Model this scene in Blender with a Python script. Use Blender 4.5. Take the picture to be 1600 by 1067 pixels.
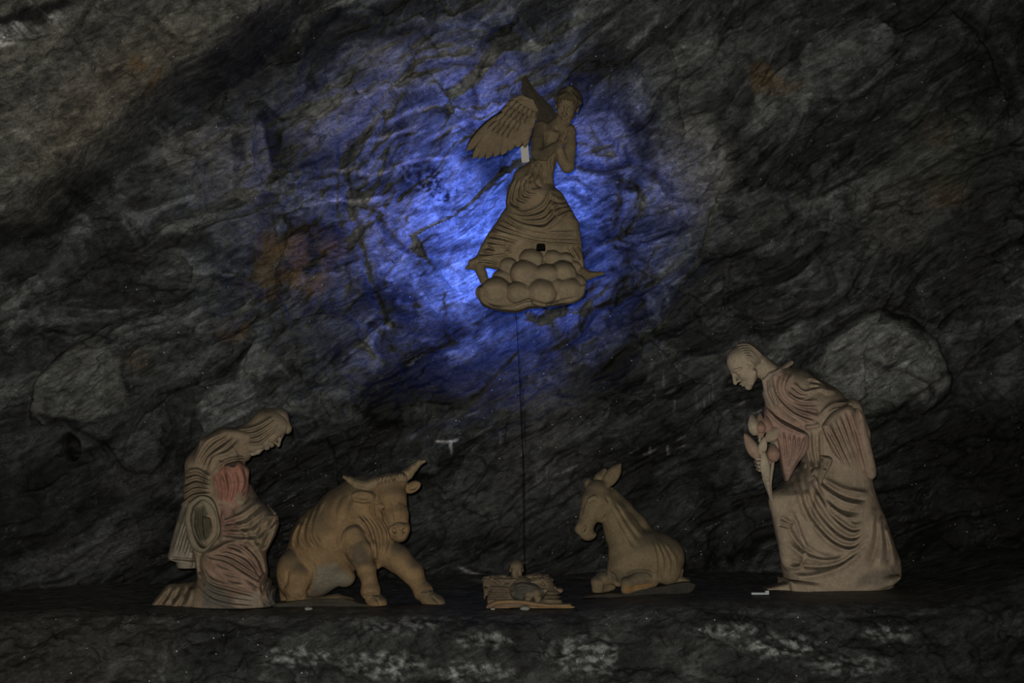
import bpy, math, random
import numpy as np
from mathutils import Vector

random.seed(7)
scene = bpy.context.scene
for o in list(bpy.data.objects):
    bpy.data.objects.remove(o)
col = scene.collection

# ------------------------------------------------------------------ camera, world, light, exposure
FPX = 2000.0
ZC = 0.90                       # camera height above the ledge top
PITCH = math.radians(6.0)
CP, SP = math.cos(PITCH), math.sin(PITCH)
cam_d = bpy.data.cameras.new('camera')
cam_d.sensor_width = 36.0
cam_d.lens = FPX / 1600.0 * 36.0
cam_d.clip_end = 200
cam = bpy.data.objects.new('camera', cam_d)
cam.location = (0, 0, ZC)
cam.rotation_euler = (math.radians(90) + PITCH, 0, 0)
col.objects.link(cam)
scene.camera = cam

world = bpy.data.worlds.new('world')
scene.world = world
world.use_nodes = True
bg = world.node_tree.nodes['Background']
bg.inputs[0].default_value = (0.55, 0.62, 0.6, 1)
bg.inputs[1].default_value = 0.0016

vs = scene.view_settings
vs.view_transform = 'Standard'
vs.look = 'None'
vs.exposure = 0.0
vs.gamma = 1.0
vs.use_curve_mapping = False

def spot(name, loc, aim, power, size, blend, color, radius):
    l = bpy.data.lights.new(name, 'SPOT')
    l.energy = power; l.spot_size = math.radians(size); l.spot_blend = blend
    l.color = color; l.shadow_soft_size = radius
    o = bpy.data.objects.new(name, l)
    o.location = loc
    o.rotation_euler = (Vector(aim) - Vector(loc)).to_track_quat('-Z', 'Y').to_euler()
    col.objects.link(o)
    return o

def point(name, loc, power, color, radius):
    l = bpy.data.lights.new(name, 'POINT')
    l.energy = power; l.color = color; l.shadow_soft_size = radius
    o = bpy.data.objects.new(name, l)
    o.location = loc
    col.objects.link(o)
    return o

# the photographer's flash, a little above the lens
spot('camera_flash', (-0.07, -0.05, ZC + 0.10), (-0.5, 10.0, 1.9), 1350.0, 74, 1.0, (1.0, 0.955, 0.86), 0.02)
# blue lamps behind the angel
BLUE = (0.055, 0.19, 1.0)
spot('blue_lamp_light', (0.05, 9.98, 2.93), (-0.02, 10.9, 2.93), 60.0, 125, 1.0, BLUE, 0.05)
spot('blue_spot_light', (0.05, 9.74, 2.80), (-0.15, 10.9, 2.98), 135.0, 150, 0.9, (0.075, 0.15, 1.0), 0.05)

# ------------------------------------------------------------------ mapping between photograph pixels and space
def W(px, py, d):
    a = (px - 800.0) / FPX
    b = (533.5 - py) / FPX
    k = d / (CP - b * SP)
    return np.array([a * k, d, ZC + (SP + b * CP) * k])

def project(x, y, z):
    zz = z - ZC
    dep = y * CP + zz * SP
    up = -y * SP + zz * CP
    return 800.0 + FPX * x / dep, 533.5 - FPX * up / dep

def V3(ix, iy, iq):
    """image right, image down, towards the viewer -> world"""
    v = np.array([ix, -iq, -iy], float)
    return v / np.linalg.norm(v)

# ------------------------------------------------------------------ noise
def _hash(ix, iy, seed):
    h = (ix.astype(np.int64) * 374761393 + iy.astype(np.int64) * 668265263 + seed * 1442695041) & 0xffffffff
    h = ((h ^ (h >> 13)) * 1274126177) & 0xffffffff
    h = (h ^ (h >> 16)) & 0xffffffff
    return h

def gnoise(x, y, seed=0):
    x0 = np.floor(x); y0 = np.floor(y)
    fx = x - x0; fy = y - y0
    u = fx * fx * fx * (fx * (fx * 6 - 15) + 10); v = fy * fy * fy * (fy * (fy * 6 - 15) + 10)
    def g(i, j):
        a = _hash(x0 + i, y0 + j, seed) * (2 * math.pi / 4294967296.0)
        return np.cos(a) * (fx - i) + np.sin(a) * (fy - j)
    a = g(0, 0); b = g(1, 0); c = g(0, 1); d = g(1, 1)
    return ((a * (1 - u) + b * u) * (1 - v) + (c * (1 - u) + d * u) * v) * 1.5

def fbm(x, y, oct=5, seed=0, gain=0.5, ridged=False):
    s = np.zeros(np.broadcast(x, y).shape); a = 1.0; t = 0.0
    for o in range(oct):
        n = gnoise(x * (2 ** o) + 17.3 * o, y * (2 ** o) - 9.1 * o, seed + o * 7)
        if ridged:
            n = 1 - 2 * np.abs(n)
        s += a * n; t += a; a *= gain
    return s / t

def facets(u, v, seed, tilt):
    """Voronoi facets: distance-free tone per facet and a tilted plane height"""
    iu = np.floor(u); iv = np.floor(v)
    best = np.full(u.shape, 1e9); tone = np.zeros(u.shape); hgt = np.zeros(u.shape)
    for di in (-1, 0, 1):
        for dj in (-1, 0, 1):
            a = iu + di; b = iv + dj
            r = [_hash(a, b, seed + k) / 4294967296.0 for k in range(5)]
            du = u - a - r[0]; dv = v - b - r[1]
            d = du * du + dv * dv; m = d < best
            best = np.where(m, d, best); tone = np.where(m, r[2], tone)
            hgt = np.where(m, (du * (r[3] - .5) + dv * (r[4] - .5)) * tilt + (r[2] - .5) * tilt * .35, hgt)
    return tone, hgt

def sstep(a, b, x):
    t = np.clip((x - a) / (b - a), 0, 1)
    return t * t * (3 - 2 * t)

def seg_dist(X, Y, pts, closed=False):
    """distance to a 2D polyline and the arc parameter 0..1"""
    best = np.full(X.shape, 1e9); par = np.zeros(X.shape)
    P = [np.array(p[:2], float) for p in pts]
    if closed: P = P + [P[0]]
    L = [np.linalg.norm(P[i + 1] - P[i]) for i in range(len(P) - 1)]
    T = sum(L) or 1; s0 = 0
    for i in range(len(P) - 1):
        a, b = P[i], P[i + 1]; d = b - a
        t = np.clip(((X - a[0]) * d[0] + (Y - a[1]) * d[1]) / max(d @ d, 1e-9), 0, 1)
        q = np.hypot(X - a[0] - t * d[0], Y - a[1] - t * d[1])
        m = q < best
        best = np.where(m, q, best); par = np.where(m, (s0 + t * L[i]) / T, par)
        s0 += L[i]
    return best, par

def in_poly(X, Y, pts):
    c = np.zeros(X.shape, bool)
    n = len(pts)
    for i in range(n):
        x0, y0 = pts[i][:2]; x1, y1 = pts[(i + 1) % n][:2]
        if y0 == y1: continue
        m = ((y0 > Y) != (y1 > Y)) & (X < (x1 - x0) * (Y - y0) / (y1 - y0) + x0)
        c ^= m
    return c

def poly_sd(X, Y, pts):
    d, _ = seg_dist(X, Y, pts, True)
    return np.where(in_poly(X, Y, pts), -d, d)

def spline(pts, n=6):
    P = [np.array(p, float) for p in pts]
    if len(P) < 3: return P
    Q = [2 * P[0] - P[1]] + P + [2 * P[-1] - P[-2]]
    out = []
    for i in range(1, len(Q) - 2):
        for k in range(n):
            t = k / n
            a, b, c, d = Q[i - 1], Q[i], Q[i + 1], Q[i + 2]
            out.append(0.5 * (2 * b + (c - a) * t + (2 * a - 5 * b + 4 * c - d) * t * t + (3 * b - a - 3 * c + d) * t ** 3))
    out.append(P[-1])
    return out

# ------------------------------------------------------------------ materials
def new_mat(name):
    m = bpy.data.materials.new(name); m.use_nodes = True
    nt = m.node_tree
    return m, nt, nt.nodes['Principled BSDF']

def N(nt, typ, **kw):
    n = nt.nodes.new(typ)
    for k, v in kw.items():
        if k in n.inputs: n.inputs[k].default_value = v
        else: setattr(n, k, v)
    return n

def stone_mat():
    m, nt, b = new_mat('carved_salt_stone')
    at = N(nt, 'ShaderNodeAttribute', attribute_name='col')
    geo = N(nt, 'ShaderNodeNewGeometry')
    n1 = N(nt, 'ShaderNodeTexNoise', Scale=9.0, Detail=6.0, Roughness=0.65)
    n2 = N(nt, 'ShaderNodeTexNoise', Scale=55.0, Detail=4.0, Roughness=0.7)
    nt.links.new(geo.outputs['Position'], n1.inputs['Vector']); nt.links.new(geo.outputs['Position'], n2.inputs['Vector'])
    r1 = N(nt, 'ShaderNodeMapRange'); r1.inputs[1].default_value = 0.3; r1.inputs[2].default_value = 0.7
    r1.inputs[3].default_value = 0.72; r1.inputs[4].default_value = 1.18
    nt.links.new(n1.outputs[0], r1.inputs[0])
    r2 = N(nt, 'ShaderNodeMapRange'); r2.inputs[1].default_value = 0.3; r2.inputs[2].default_value = 0.7
    r2.inputs[3].default_value = 0.85; r2.inputs[4].default_value = 1.12
    nt.links.new(n2.outputs[0], r2.inputs[0])
    mu = N(nt, 'ShaderNodeMath', operation='MULTIPLY')
    nt.links.new(r1.outputs[0], mu.inputs[0]); nt.links.new(r2.outputs[0], mu.inputs[1])
    vm = N(nt, 'ShaderNodeVectorMath', operation='SCALE')
    nt.links.new(at.outputs['Color'], vm.inputs[0]); nt.links.new(mu.outputs[0], vm.inputs['Scale'])
    # soot and dust that has settled on every surface facing up
    sx = N(nt, 'ShaderNodeSeparateXYZ'); nt.links.new(geo.outputs['Normal'], sx.inputs[0])
    du = N(nt, 'ShaderNodeMapRange', interpolation_type='SMOOTHSTEP')
    for i, v in zip((1, 2, 3, 4), (0.0, 0.75, 0.0, 1.0)): du.inputs[i].default_value = v
    nt.links.new(sx.outputs[2], du.inputs[0])
    dn = N(nt, 'ShaderNodeMapRange')
    for i, v in zip((1, 2, 3, 4), (0.25, 0.65, 0.45, 1.0)): dn.inputs[i].default_value = v
    nt.links.new(n1.outputs[0], dn.inputs[0])
    dm = N(nt, 'ShaderNodeMath', operation='MULTIPLY'); nt.links.new(du.outputs[0], dm.inputs[0]); nt.links.new(dn.outputs[0], dm.inputs[1])
    mx = N(nt, 'ShaderNodeMix', data_type='RGBA')
    nt.links.new(dm.outputs[0], mx.inputs[0]); nt.links.new(vm.outputs[0], mx.inputs[6]); mx.inputs[7].default_value = (0.062, 0.055, 0.040, 1)
    nt.links.new(mx.outputs[2], b.inputs['Base Color'])
    n3 = N(nt, 'ShaderNodeTexNoise', Scale=22.0, Detail=5.0, Roughness=0.6); nt.links.new(geo.outputs['Position'], n3.inputs['Vector'])
    ad = N(nt, 'ShaderNodeMath', operation='MULTIPLY_ADD'); ad.inputs[1].default_value = 0.5
    nt.links.new(n2.outputs[0], ad.inputs[0]); nt.links.new(n3.outputs[0], ad.inputs[2])
    bp = N(nt, 'ShaderNodeBump', Strength=0.6, Distance=0.014)
    nt.links.new(ad.outputs[0], bp.inputs['Height'])
    nt.links.new(bp.outputs[0], b.inputs['Normal'])
    b.inputs['Roughness'].default_value = 0.85
    b.inputs['Specular IOR Level'].default_value = 0.2
    return m

def rock_mat():
    m, nt, b = new_mat('dark_rock_salt')
    at = N(nt, 'ShaderNodeAttribute', attribute_name='col')
    geo = N(nt, 'ShaderNodeNewGeometry')
    ca, sa = math.cos(math.radians(28)), math.sin(math.radians(28))
    mp = N(nt, 'ShaderNodeCombineXYZ')
    for i, vec in enumerate(((ca * .26, 0, sa * .26), (0, .6, 0), (-sa, 0, ca))):       # stretched along the strata
        dt = N(nt, 'ShaderNodeVectorMath', operation='DOT_PRODUCT'); dt.inputs[1].default_value = vec
        nt.links.new(geo.outputs['Position'], dt.inputs[0]); nt.links.new(dt.outputs['Value'], mp.inputs[i])
    st = N(nt, 'ShaderNodeTexNoise', Scale=26.0, Detail=8.0, Roughness=0.72, Distortion=0.6)
    nt.links.new(mp.outputs[0], st.inputs['Vector'])
    n1 = N(nt, 'ShaderNodeTexNoise', Scale=7.0, Detail=10.0, Roughness=0.7, Distortion=0.8)
    n2 = N(nt, 'ShaderNodeTexNoise', Scale=60.0, Detail=5.0, Roughness=0.75)
    for n in (n1, n2): nt.links.new(geo.outputs['Position'], n.inputs['Vector'])
    def rng(src, a, bb, c, d):
        r = N(nt, 'ShaderNodeMapRange')
        for i, v in zip((1, 2, 3, 4), (a, bb, c, d)): r.inputs[i].default_value = v
        nt.links.new(src, r.inputs[0]); return r.outputs[0]
    def mul(a, bb, op='MULTIPLY'):
        r = N(nt, 'ShaderNodeMath', operation=op); nt.links.new(a, r.inputs[0])
        if isinstance(bb, float): r.inputs[1].default_value = bb
        else: nt.links.new(bb, r.inputs[1])
        return r.outputs[0]
    k = mul(mul(rng(st.outputs[0], 0.34, 0.66, 0.35, 1.75), rng(n1.outputs[0], 0.32, 0.68, 0.4, 1.65)), rng(n2.outputs[0], 0.3, 0.7, 0.6, 1.45))
    vm = N(nt, 'ShaderNodeVectorMath', operation='SCALE')
    nt.links.new(at.outputs['Color'], vm.inputs[0]); nt.links.new(k, vm.inputs['Scale'])
    # thin pale veins along the strata
    vn = N(nt, 'ShaderNodeTexNoise', Scale=5.5, Detail=7.0, Roughness=0.62, Distortion=1.1)
    nt.links.new(mp.outputs[0], vn.inputs['Vector'])
    ab = mul(mul(vn.outputs[0], 0.5, 'SUBTRACT'), 0.0, 'ADD'); abn = N(nt, 'ShaderNodeMath', operation='ABSOLUTE'); nt.links.new(ab, abn.inputs[0])
    vein = rng(abn.outputs[0], 0.0, 0.012, 1.0, 0.0)
    vmask = N(nt, 'ShaderNodeTexNoise', Scale=3.0, Detail=4.0, Roughness=0.7); nt.links.new(geo.outputs['Position'], vmask.inputs['Vector'])
    vein = mul(vein, rng(vmask.outputs[0], 0.5, 0.68, 0.0, 0.55))
    mv = N(nt, 'ShaderNodeMix', data_type='RGBA'); mv.inputs[7].default_value = (0.26, 0.27, 0.27, 1)
    nt.links.new(vein, mv.inputs[0]); nt.links.new(vm.outputs[0], mv.inputs[6])
    # salt crystals, their sparkle painted into the colour as near-white specks
    vo = N(nt, 'ShaderNodeTexVoronoi', Scale=30.0)
    nt.links.new(geo.outputs['Position'], vo.inputs['Vector'])
    sep = N(nt, 'ShaderNodeSeparateColor'); nt.links.new(vo.outputs['Color'], sep.inputs[0])
    near = mul(vo.outputs['Distance'], 0.13, 'LESS_THAN')
    pick = mul(sep.outputs[0], 0.93, 'GREATER_THAN')
    sp = mul(near, pick)
    cl = N(nt, 'ShaderNodeTexNoise', Scale=1.3, Detail=2.0); nt.links.new(geo.outputs['Position'], cl.inputs['Vector'])
    sp = mul(sp, mul(cl.outputs[0], 0.49, 'GREATER_THAN'))
    mx = N(nt, 'ShaderNodeMix', data_type='RGBA')
    nt.links.new(sp, mx.inputs[0]); nt.links.new(mv.outputs[2], mx.inputs[6]); mx.inputs[7].default_value = (0.75, 0.78, 0.8, 1)
    nt.links.new(mx.outputs[2], b.inputs['Base Color'])
    add = N(nt, 'ShaderNodeMath', operation='ADD'); nt.links.new(st.outputs[0], add.inputs[0])
    nt.links.new(mul(n1.outputs[0], 1.6), add.inputs[1])
    add2 = N(nt, 'ShaderNodeMath', operation='ADD'); nt.links.new(add.outputs[0], add2.inputs[0])
    nt.links.new(mul(n2.outputs[0], 0.35), add2.inputs[1])
    bp = N(nt, 'ShaderNodeBump', Strength=0.7, Distance=0.018)
    nt.links.new(add2.outputs[0], bp.inputs['Height'])
    nt.links.new(bp.outputs[0], b.inputs['Normal'])
    b.inputs['Roughness'].default_value = 0.55
    b.inputs['Specular IOR Level'].default_value = 0.35
    return m

def plain_mat(name, color, rough=0.6, metal=0.0, spec=0.4):
    m, nt, b = new_mat(name)
    n = N(nt, 'ShaderNodeTexNoise', Scale=40.0, Detail=4.0)
    r = N(nt, 'ShaderNodeMapRange'); r.inputs[3].default_value = 0.75; r.inputs[4].default_value = 1.2
    nt.links.new(n.outputs[0], r.inputs[0])
    vm = N(nt, 'ShaderNodeVectorMath', operation='SCALE'); vm.inputs[0].default_value = color
    nt.links.new(r.outputs[0], vm.inputs['Scale']); nt.links.new(vm.outputs[0], b.inputs['Base Color'])
    b.inputs['Specular IOR Level'].default_value = spec
    b.inputs['Roughness'].default_value = rough; b.inputs['Metallic'].default_value = metal
    return m

STONE = stone_mat()
ROCK = rock_mat()

def mesh_obj(name, verts, faces, mat, parent=None, cols=None, smooth=True, kind=None):
    me = bpy.data.meshes.new(name)
    verts = np.asarray(verts, dtype=np.float32)
    if isinstance(faces, np.ndarray):
        nf, k = faces.shape
        me.vertices.add(len(verts)); me.vertices.foreach_set('co', verts.ravel())
        me.loops.add(nf * k); me.loops.foreach_set('vertex_index', faces.ravel().astype(np.int32))
        me.polygons.add(nf)
        me.polygons.foreach_set('loop_start', np.arange(0, nf * k, k, dtype=np.int32))
        me.polygons.foreach_set('loop_total', np.full(nf, k, dtype=np.int32))
        me.update(calc_edges=True)
    else:
        me.from_pydata([tuple(map(float, v)) for v in verts], [], [list(map(int, f)) for f in faces])
    if smooth:
        me.polygons.foreach_set('use_smooth', np.ones(len(me.polygons), dtype=bool))
    if cols is not None:
        a = me.color_attributes.new('col', 'FLOAT_COLOR', 'POINT')
        c4 = np.ones((len(verts), 4), dtype=np.float32); c4[:, :3] = cols
        a.data.foreach_set('color', c4.ravel())
    me.update()
    me.materials.append(mat)
    o = bpy.data.objects.new(name, me)
    col.objects.link(o)
    if parent is not None: o.parent = parent
    if kind: o['kind'] = kind
    return o

def thing(name, label, cat, group=None):
    o = bpy.data.objects.new(name, None); col.objects.link(o)
    o['label'] = label; o['category'] = cat
    if group: o['group'] = group
    return o

def set_base(root, loc):
    """move the Empty to the thing's base, leaving its parts where they are"""
    root.location = Vector(loc)
    for ch in root.children: ch.location = -Vector(loc)

# ------------------------------------------------------------------ signed distance sculpting
def smin(a, b, k):
    if k <= 0: return np.minimum(a, b)
    h = np.clip(0.5 + 0.5 * (b - a) / k, 0, 1)
    return b + (a - b) * h - k * h * (1 - h)

FOLD = 1.6
class Sculpt:
    def __init__(s, d0, ox, oy, sc):
        s.d0 = d0; s.ox = ox; s.oy = oy; s.sc = sc
        s.u = d0 / FPX / sc              # metres per crop unit
        s.ops = []; s.folds = []; s.paints = []
        s.base = (0.4, 0.33, 0.25)
    def child(s):
        c = Sculpt(s.d0, s.ox, s.oy, s.sc); c.base = s.base
        return c
    def px(s, cx, cy): return s.ox + cx / s.sc, s.oy + cy / s.sc
    def P(s, cx, cy, q=0.0):
        x, y = s.px(cx, cy)
        return W(x, y, s.d0 - q * s.u)
    # -- primitives (crop units)
    def cap(s, pts, k=12, op='add'):
        P = [s.P(*p[:3]) for p in pts]; R = [p[3] * s.u for p in pts]
        s._cap(P, R, k * s.u, op)
    def _cap(s, P, R, k, op='add'):
        P = [np.asarray(p, float) for p in P]
        for i in range(max(1, len(P) - 1)):
            a = P[i]; b = P[min(i + 1, len(P) - 1)]; ra = R[i]; rb = R[min(i + 1, len(R) - 1)]
            def f(X, Y, Z, a=a, b=b, ra=ra, rb=rb):
                d = b - a; L = max(d @ d, 1e-12)
                t = np.clip(((X - a[0]) * d[0] + (Y - a[1]) * d[1] + (Z - a[2]) * d[2]) / L, 0, 1)
                return np.sqrt((X - a[0] - t * d[0]) ** 2 + (Y - a[1] - t * d[1]) ** 2 + (Z - a[2] - t * d[2]) ** 2) - (ra + (rb - ra) * t)
            m = max(ra, rb)
            s.ops.append((f, np.minimum(a, b) - m, np.maximum(a, b) + m, k if i == 0 or op == 'sub' else min(k, 0.35 * min(ra, rb) + 1e-4), op))
    def ell(s, c, r, rot=0, k=12, op='add', yaw=0):
        a = math.radians(rot); y = math.radians(yaw)
        e1 = V3(math.cos(a), -math.sin(a), 0); e2 = V3(math.sin(a), math.cos(a), 0)
        e3 = np.cross(e1, e2)
        if yaw:
            e1, e3 = e1 * math.cos(y) + e3 * math.sin(y), e3 * math.cos(y) - e1 * math.sin(y)
        s._ell(s.P(*c), [x * s.u for x in r], (e1, e2, e3), k * s.u, op)
    def _ell(s, C, r, B, k, op='add'):
        C = np.asarray(C, float); r = np.asarray(r, float)
        def f(X, Y, Z):
            dx, dy, dz = X - C[0], Y - C[1], Z - C[2]
            k0 = 0; k1 = 0
            for e, ri in zip(B, r):
                q = (dx * e[0] + dy * e[1] + dz * e[2]) / ri
                k0 = k0 + q * q; k1 = k1 + (q / ri) ** 2
            k0 = np.sqrt(k0) + 1e-6; k1 = np.sqrt(k1) + 1e-6
            return k0 * (k0 - 1) / k1
        ext = np.sqrt(sum((np.asarray(e) * ri) ** 2 for e, ri in zip(B, r)))
        s.ops.append((f, C - ext, C + ext, k, op))
    def loft(s, rows, k=12, p=2.3, op='add'):
        """rows: cy, xl, xr, qcentre, qhalf (front view silhouette, filled round in depth)"""
        rows = sorted(rows)
        z, xl, xr, qc, qh = [], [], [], [], []
        for r in rows:
            A = s.P(r[1], r[0]); Bq = s.P(r[2], r[0])
            z.append(A[2]); xl.append(A[0]); xr.append(Bq[0]); qc.append(s.d0 - r[3] * s.u); qh.append(r[4] * s.u)
        z = np.array(z)[::-1]; arr = [np.array(v)[::-1] for v in (xl, xr, qc, qh)]
        def f(X, Y, Z):
            l, r, c, h = [np.interp(Z, z, v) for v in arr]
            cx = (l + r) / 2; a = np.maximum((r - l) / 2, 1e-3)
            n = (np.abs((X - cx) / a) ** p + np.abs((Y - c) / h) ** p) ** (1 / p)
            d = (n - 1) * np.minimum(a, h)
            return np.maximum(d, np.maximum(Z - z[-1], z[0] - Z))
        lo = np.array([arr[0].min(), (arr[2] - arr[3]).min(), z[0]]); hi = np.array([arr[1].max(), (arr[2] + arr[3]).max(), z[-1]])
        s.ops.append((f, lo, hi, k * s.u, op))
    def slab(s, pts, q, th, k=4, rnd=3, slope=(0, 0), bulge=0, op='add', sm=True):
        """plate with a drawn outline, half thickness th, depth q (+slope per unit)"""
        if sm: pts = spline(list(pts) + [pts[0]], 4)[:-1]
        d = s.d0 - q * s.u
        cx0 = np.mean([p[0] for p in pts]); cy0 = np.mean([p[1] for p in pts])
        Q = [s.P(p[0], p[1], q) for p in pts]
        Q2 = [(v[0], v[2]) for v in Q]
        C0 = s.P(cx0, cy0, q)
        rd = rnd * s.u; t = th * s.u
        def f(X, Y, Z):
            XX, ZZ = np.broadcast_arrays(X[:, 0, :], Z[:, 0, :])
            sd = poly_sd(XX, ZZ, Q2)
            yc = C0[1] - slope[0] * (XX - C0[0]) + slope[1] * (ZZ - C0[2])
            tt = t + bulge * s.u * np.clip(-sd / (40 * s.u), 0, 1)
            sd = sd[:, None, :]; yc = yc[:, None, :]; tt = tt[:, None, :]
            a = sd + rd; b = np.abs(Y - yc) - tt + rd
            return np.minimum(np.maximum(a, b), 0) + np.hypot(np.maximum(a, 0), np.maximum(b, 0)) - rd
        A = np.array(Q)
        ex = np.ptp(A[:, 0]) / 2 * abs(slope[0]) + np.ptp(A[:, 2]) / 2 * abs(slope[1]) + t + abs(bulge) * s.u
        lo = A.min(0); hi = A.max(0); lo[1] = C0[1] - ex * 1.5; hi[1] = C0[1] + ex * 1.5
        s.ops.append((f, lo, hi, k * s.u, op))
    def head(s, C, H, fwd, up, hair=False, ear=True, ksc=1.0):
        """C world centre, H head height in metres"""
        f = fwd / np.linalg.norm(fwd); up = up - f * (up @ f); up = up / np.linalg.norm(up); r = np.cross(f, up)
        B = (f, r, up)
        def p(a, b, c): return C + (f * a + r * b + up * c) * H
        k = 0.05 * H * ksc
        s._ell(p(-.08, 0, .13), [.43 * H, .325 * H, .365 * H], B, k)
        s._ell(p(.10, 0, -.13), [.255 * H, .245 * H, .33 * H], B, .08 * H)
        s._cap([p(.2, .1, -.37), p(.265, 0, -.425), p(.2, -.1, -.37)], [.08 * H, .085 * H, .08 * H], .06 * H)
        for sg in (-1, 1):
            s._cap([p(.0, .2 * sg, -.24), p(.18, .1 * sg, -.38)], [.07 * H, .06 * H], .07 * H)
            s._ell(p(.22, .15 * sg, -.12), [.09 * H, .08 * H, .09 * H], B, .08 * H)
            s._cap([p(.335, .03 * sg, .075), p(.30, .17 * sg, .08), p(.2, .25 * sg, .04)], [.04 * H, .04 * H, .03 * H], .05 * H)
        for sg in (-1, 1):
            s._ell(p(.385, .125 * sg, -.005), [.10 * H, .085 * H, .055 * H], B, .05 * H, 'sub')
        for sg in (-1, 1):
            s._ell(p(.265, .125 * sg, -.005), [.06 * H, .075 * H, .048 * H], B, .012 * H)
            s._cap([p(.30, .06 * sg, .03), p(.325, .125 * sg, .045), p(.27, .19 * sg, .02)], [.014 * H] * 3, .012 * H)
        s._cap([p(.335, 0, .06), p(.40, 0, -.06), p(.455, 0, -.155)], [.035 * H, .04 * H, .05 * H], .03 * H)
        for sg in (-1, 1): s._ell(p(.375, .05 * sg, -.165), [.055 * H, .035 * H, .035 * H], B, .02 * H)
        s._cap([p(.315, .1, -.275), p(.365, .03, -.262), p(.365, -.03, -.262), p(.315, -.1, -.275)], [.018 * H, .028 * H, .028 * H, .018 * H], .02 * H)
        s._cap([p(.31, .08, -.30), p(.352, 0, -.318), p(.31, -.08, -.30)], [.02 * H, .032 * H, .02 * H], .015 * H)
        s._cap([p(.37, .09, -.288), p(.40, 0, -.29), p(.37, -.09, -.288)], [.008 * H, .012 * H, .008 * H], .012 * H, 'sub')
        if ear:
            for sg in (-1, 1):
                s._ell(p(-.03, .31 * sg, -.03), [.075 * H, .04 * H, .12 * H], B, .02 * H)
                s._ell(p(-.01, .35 * sg, -.01), [.04 * H, .03 * H, .07 * H], B, .015 * H, 'sub')
        return p
    def hand(s, wrist, size, fwd, nrm, side=1, curl=0.3, k=None, thumb_out=1.0, spread=1.0):
        """wrist world, hand length in metres; fwd finger direction, nrm out of the palm, side = thumb side"""
        f = fwd / np.linalg.norm(fwd); n = nrm - f * (nrm @ f); n = n / np.linalg.norm(n); t = np.cross(f, n) * side
        S = size
        def p(a, b, c): return np.asarray(wrist) + (f * a + t * b + n * c) * S
        s._ell(p(.24, 0, 0), [.27 * S, .21 * S, .09 * S], (f, t, n), .05 * S)
        for i, (b, L) in enumerate(((.16, .43), (.055, .5), (-.05, .47), (-.15, .37))):
            pts = [p(.40, b, 0)]; ang = 0.0; cur = pts[0]; R = [.062 * S]
            dirb = f + t * (b * 0.5 * spread)
            for j, fr in enumerate((.45, .3, .25)):
                ang += curl * (0.8 if j == 0 else 1.0) + 0.03 * i
                dd = dirb * math.cos(ang) + n * math.sin(ang)
                cur = cur + dd / np.linalg.norm(dd) * L * fr * S
                pts.append(cur); R.append((.056, .05, .04)[j] * S)
            s._cap(pts, R, .02 * S)
        th = [p(.08, .15, .03), p(.24, .26 * thumb_out, .10), p(.38, .27 * thumb_out, .16), p(.48, .24 * thumb_out, .2)]
        s._cap(th, [.08 * S, .07 * S, .058 * S, .045 * S], .03 * S)
    # -- relief drawn on the surface (crop units)
    def fold(s, pts, amp, w, sm=True, taper=0.15):
        s.folds.append((spline(pts) if sm else pts, amp, w, taper))
    def family(s, a, b, n, amp, w, jitter=0.12):
        m = max(len(a), len(b))
        def res(c):
            c = spline(c, 8); t = np.linspace(0, len(c) - 1, m * 4); i = np.minimum(t.astype(int), len(c) - 2)
            c = np.array(c); return c[i] + (c[i + 1] - c[i]) * (t - i)[:, None]
        A, Bb = res(a), res(b); rn = random.Random(int(abs(a[0][0] * 7 + b[0][1])))
        for i in range(n):
            t = i / max(n - 1, 1) + (rn.uniform(-jitter, jitter) / n if 0 < i < n - 1 else 0)
            s.folds.append((list(A * (1 - t) + Bb * t), amp * rn.uniform(.75, 1.2), w * rn.uniform(.8, 1.15), .15))
            if i < n - 1:
                t2 = (i + .5) / (n - 1)
                s.folds.append((list(A * (1 - t2) + Bb * t2), -amp * .75, w * .75, .15))
    def paint(s, poly, color, soft=6): s.paints.append((poly, color, soft))
    # -- build
    def mesh(s, h, zcut=None):
        add = [o for o in s.ops if o[4] == 'add']
        lo = np.min([o[1] for o in add], 0) - 0.045; hi = np.max([o[2] for o in add], 0) + 0.045
        n = np.ceil((hi - lo) / h).astype(int) + 1
        ax = [(lo[i] + h * np.arange(n[i])).astype(np.float32) for i in range(3)]
        F = np.full(n, 0.5, np.float32)
        mar = 0.045 + 2 * h
        for f, l, hh, k, op in s.ops:
            e = mar + k
            sl = []
            for i in range(3):
                a = max(0, int((l[i] - e - lo[i]) / h)); b = min(n[i], int((hh[i] + e - lo[i]) / h) + 2)
                sl.append(slice(a, max(b, a)))
            if any(q.stop <= q.start for q in sl): continue
            sl = tuple(sl)
            X = ax[0][sl[0]][:, None, None]; Y = ax[1][sl[1]][None, :, None]; Z = ax[2][sl[2]][None, None, :]
            d = f(X, Y, Z)
            if op == 'add': F[sl] = smin(F[sl], d, k)
            else: F[sl] = -smin(-F[sl], d, k)
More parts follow.
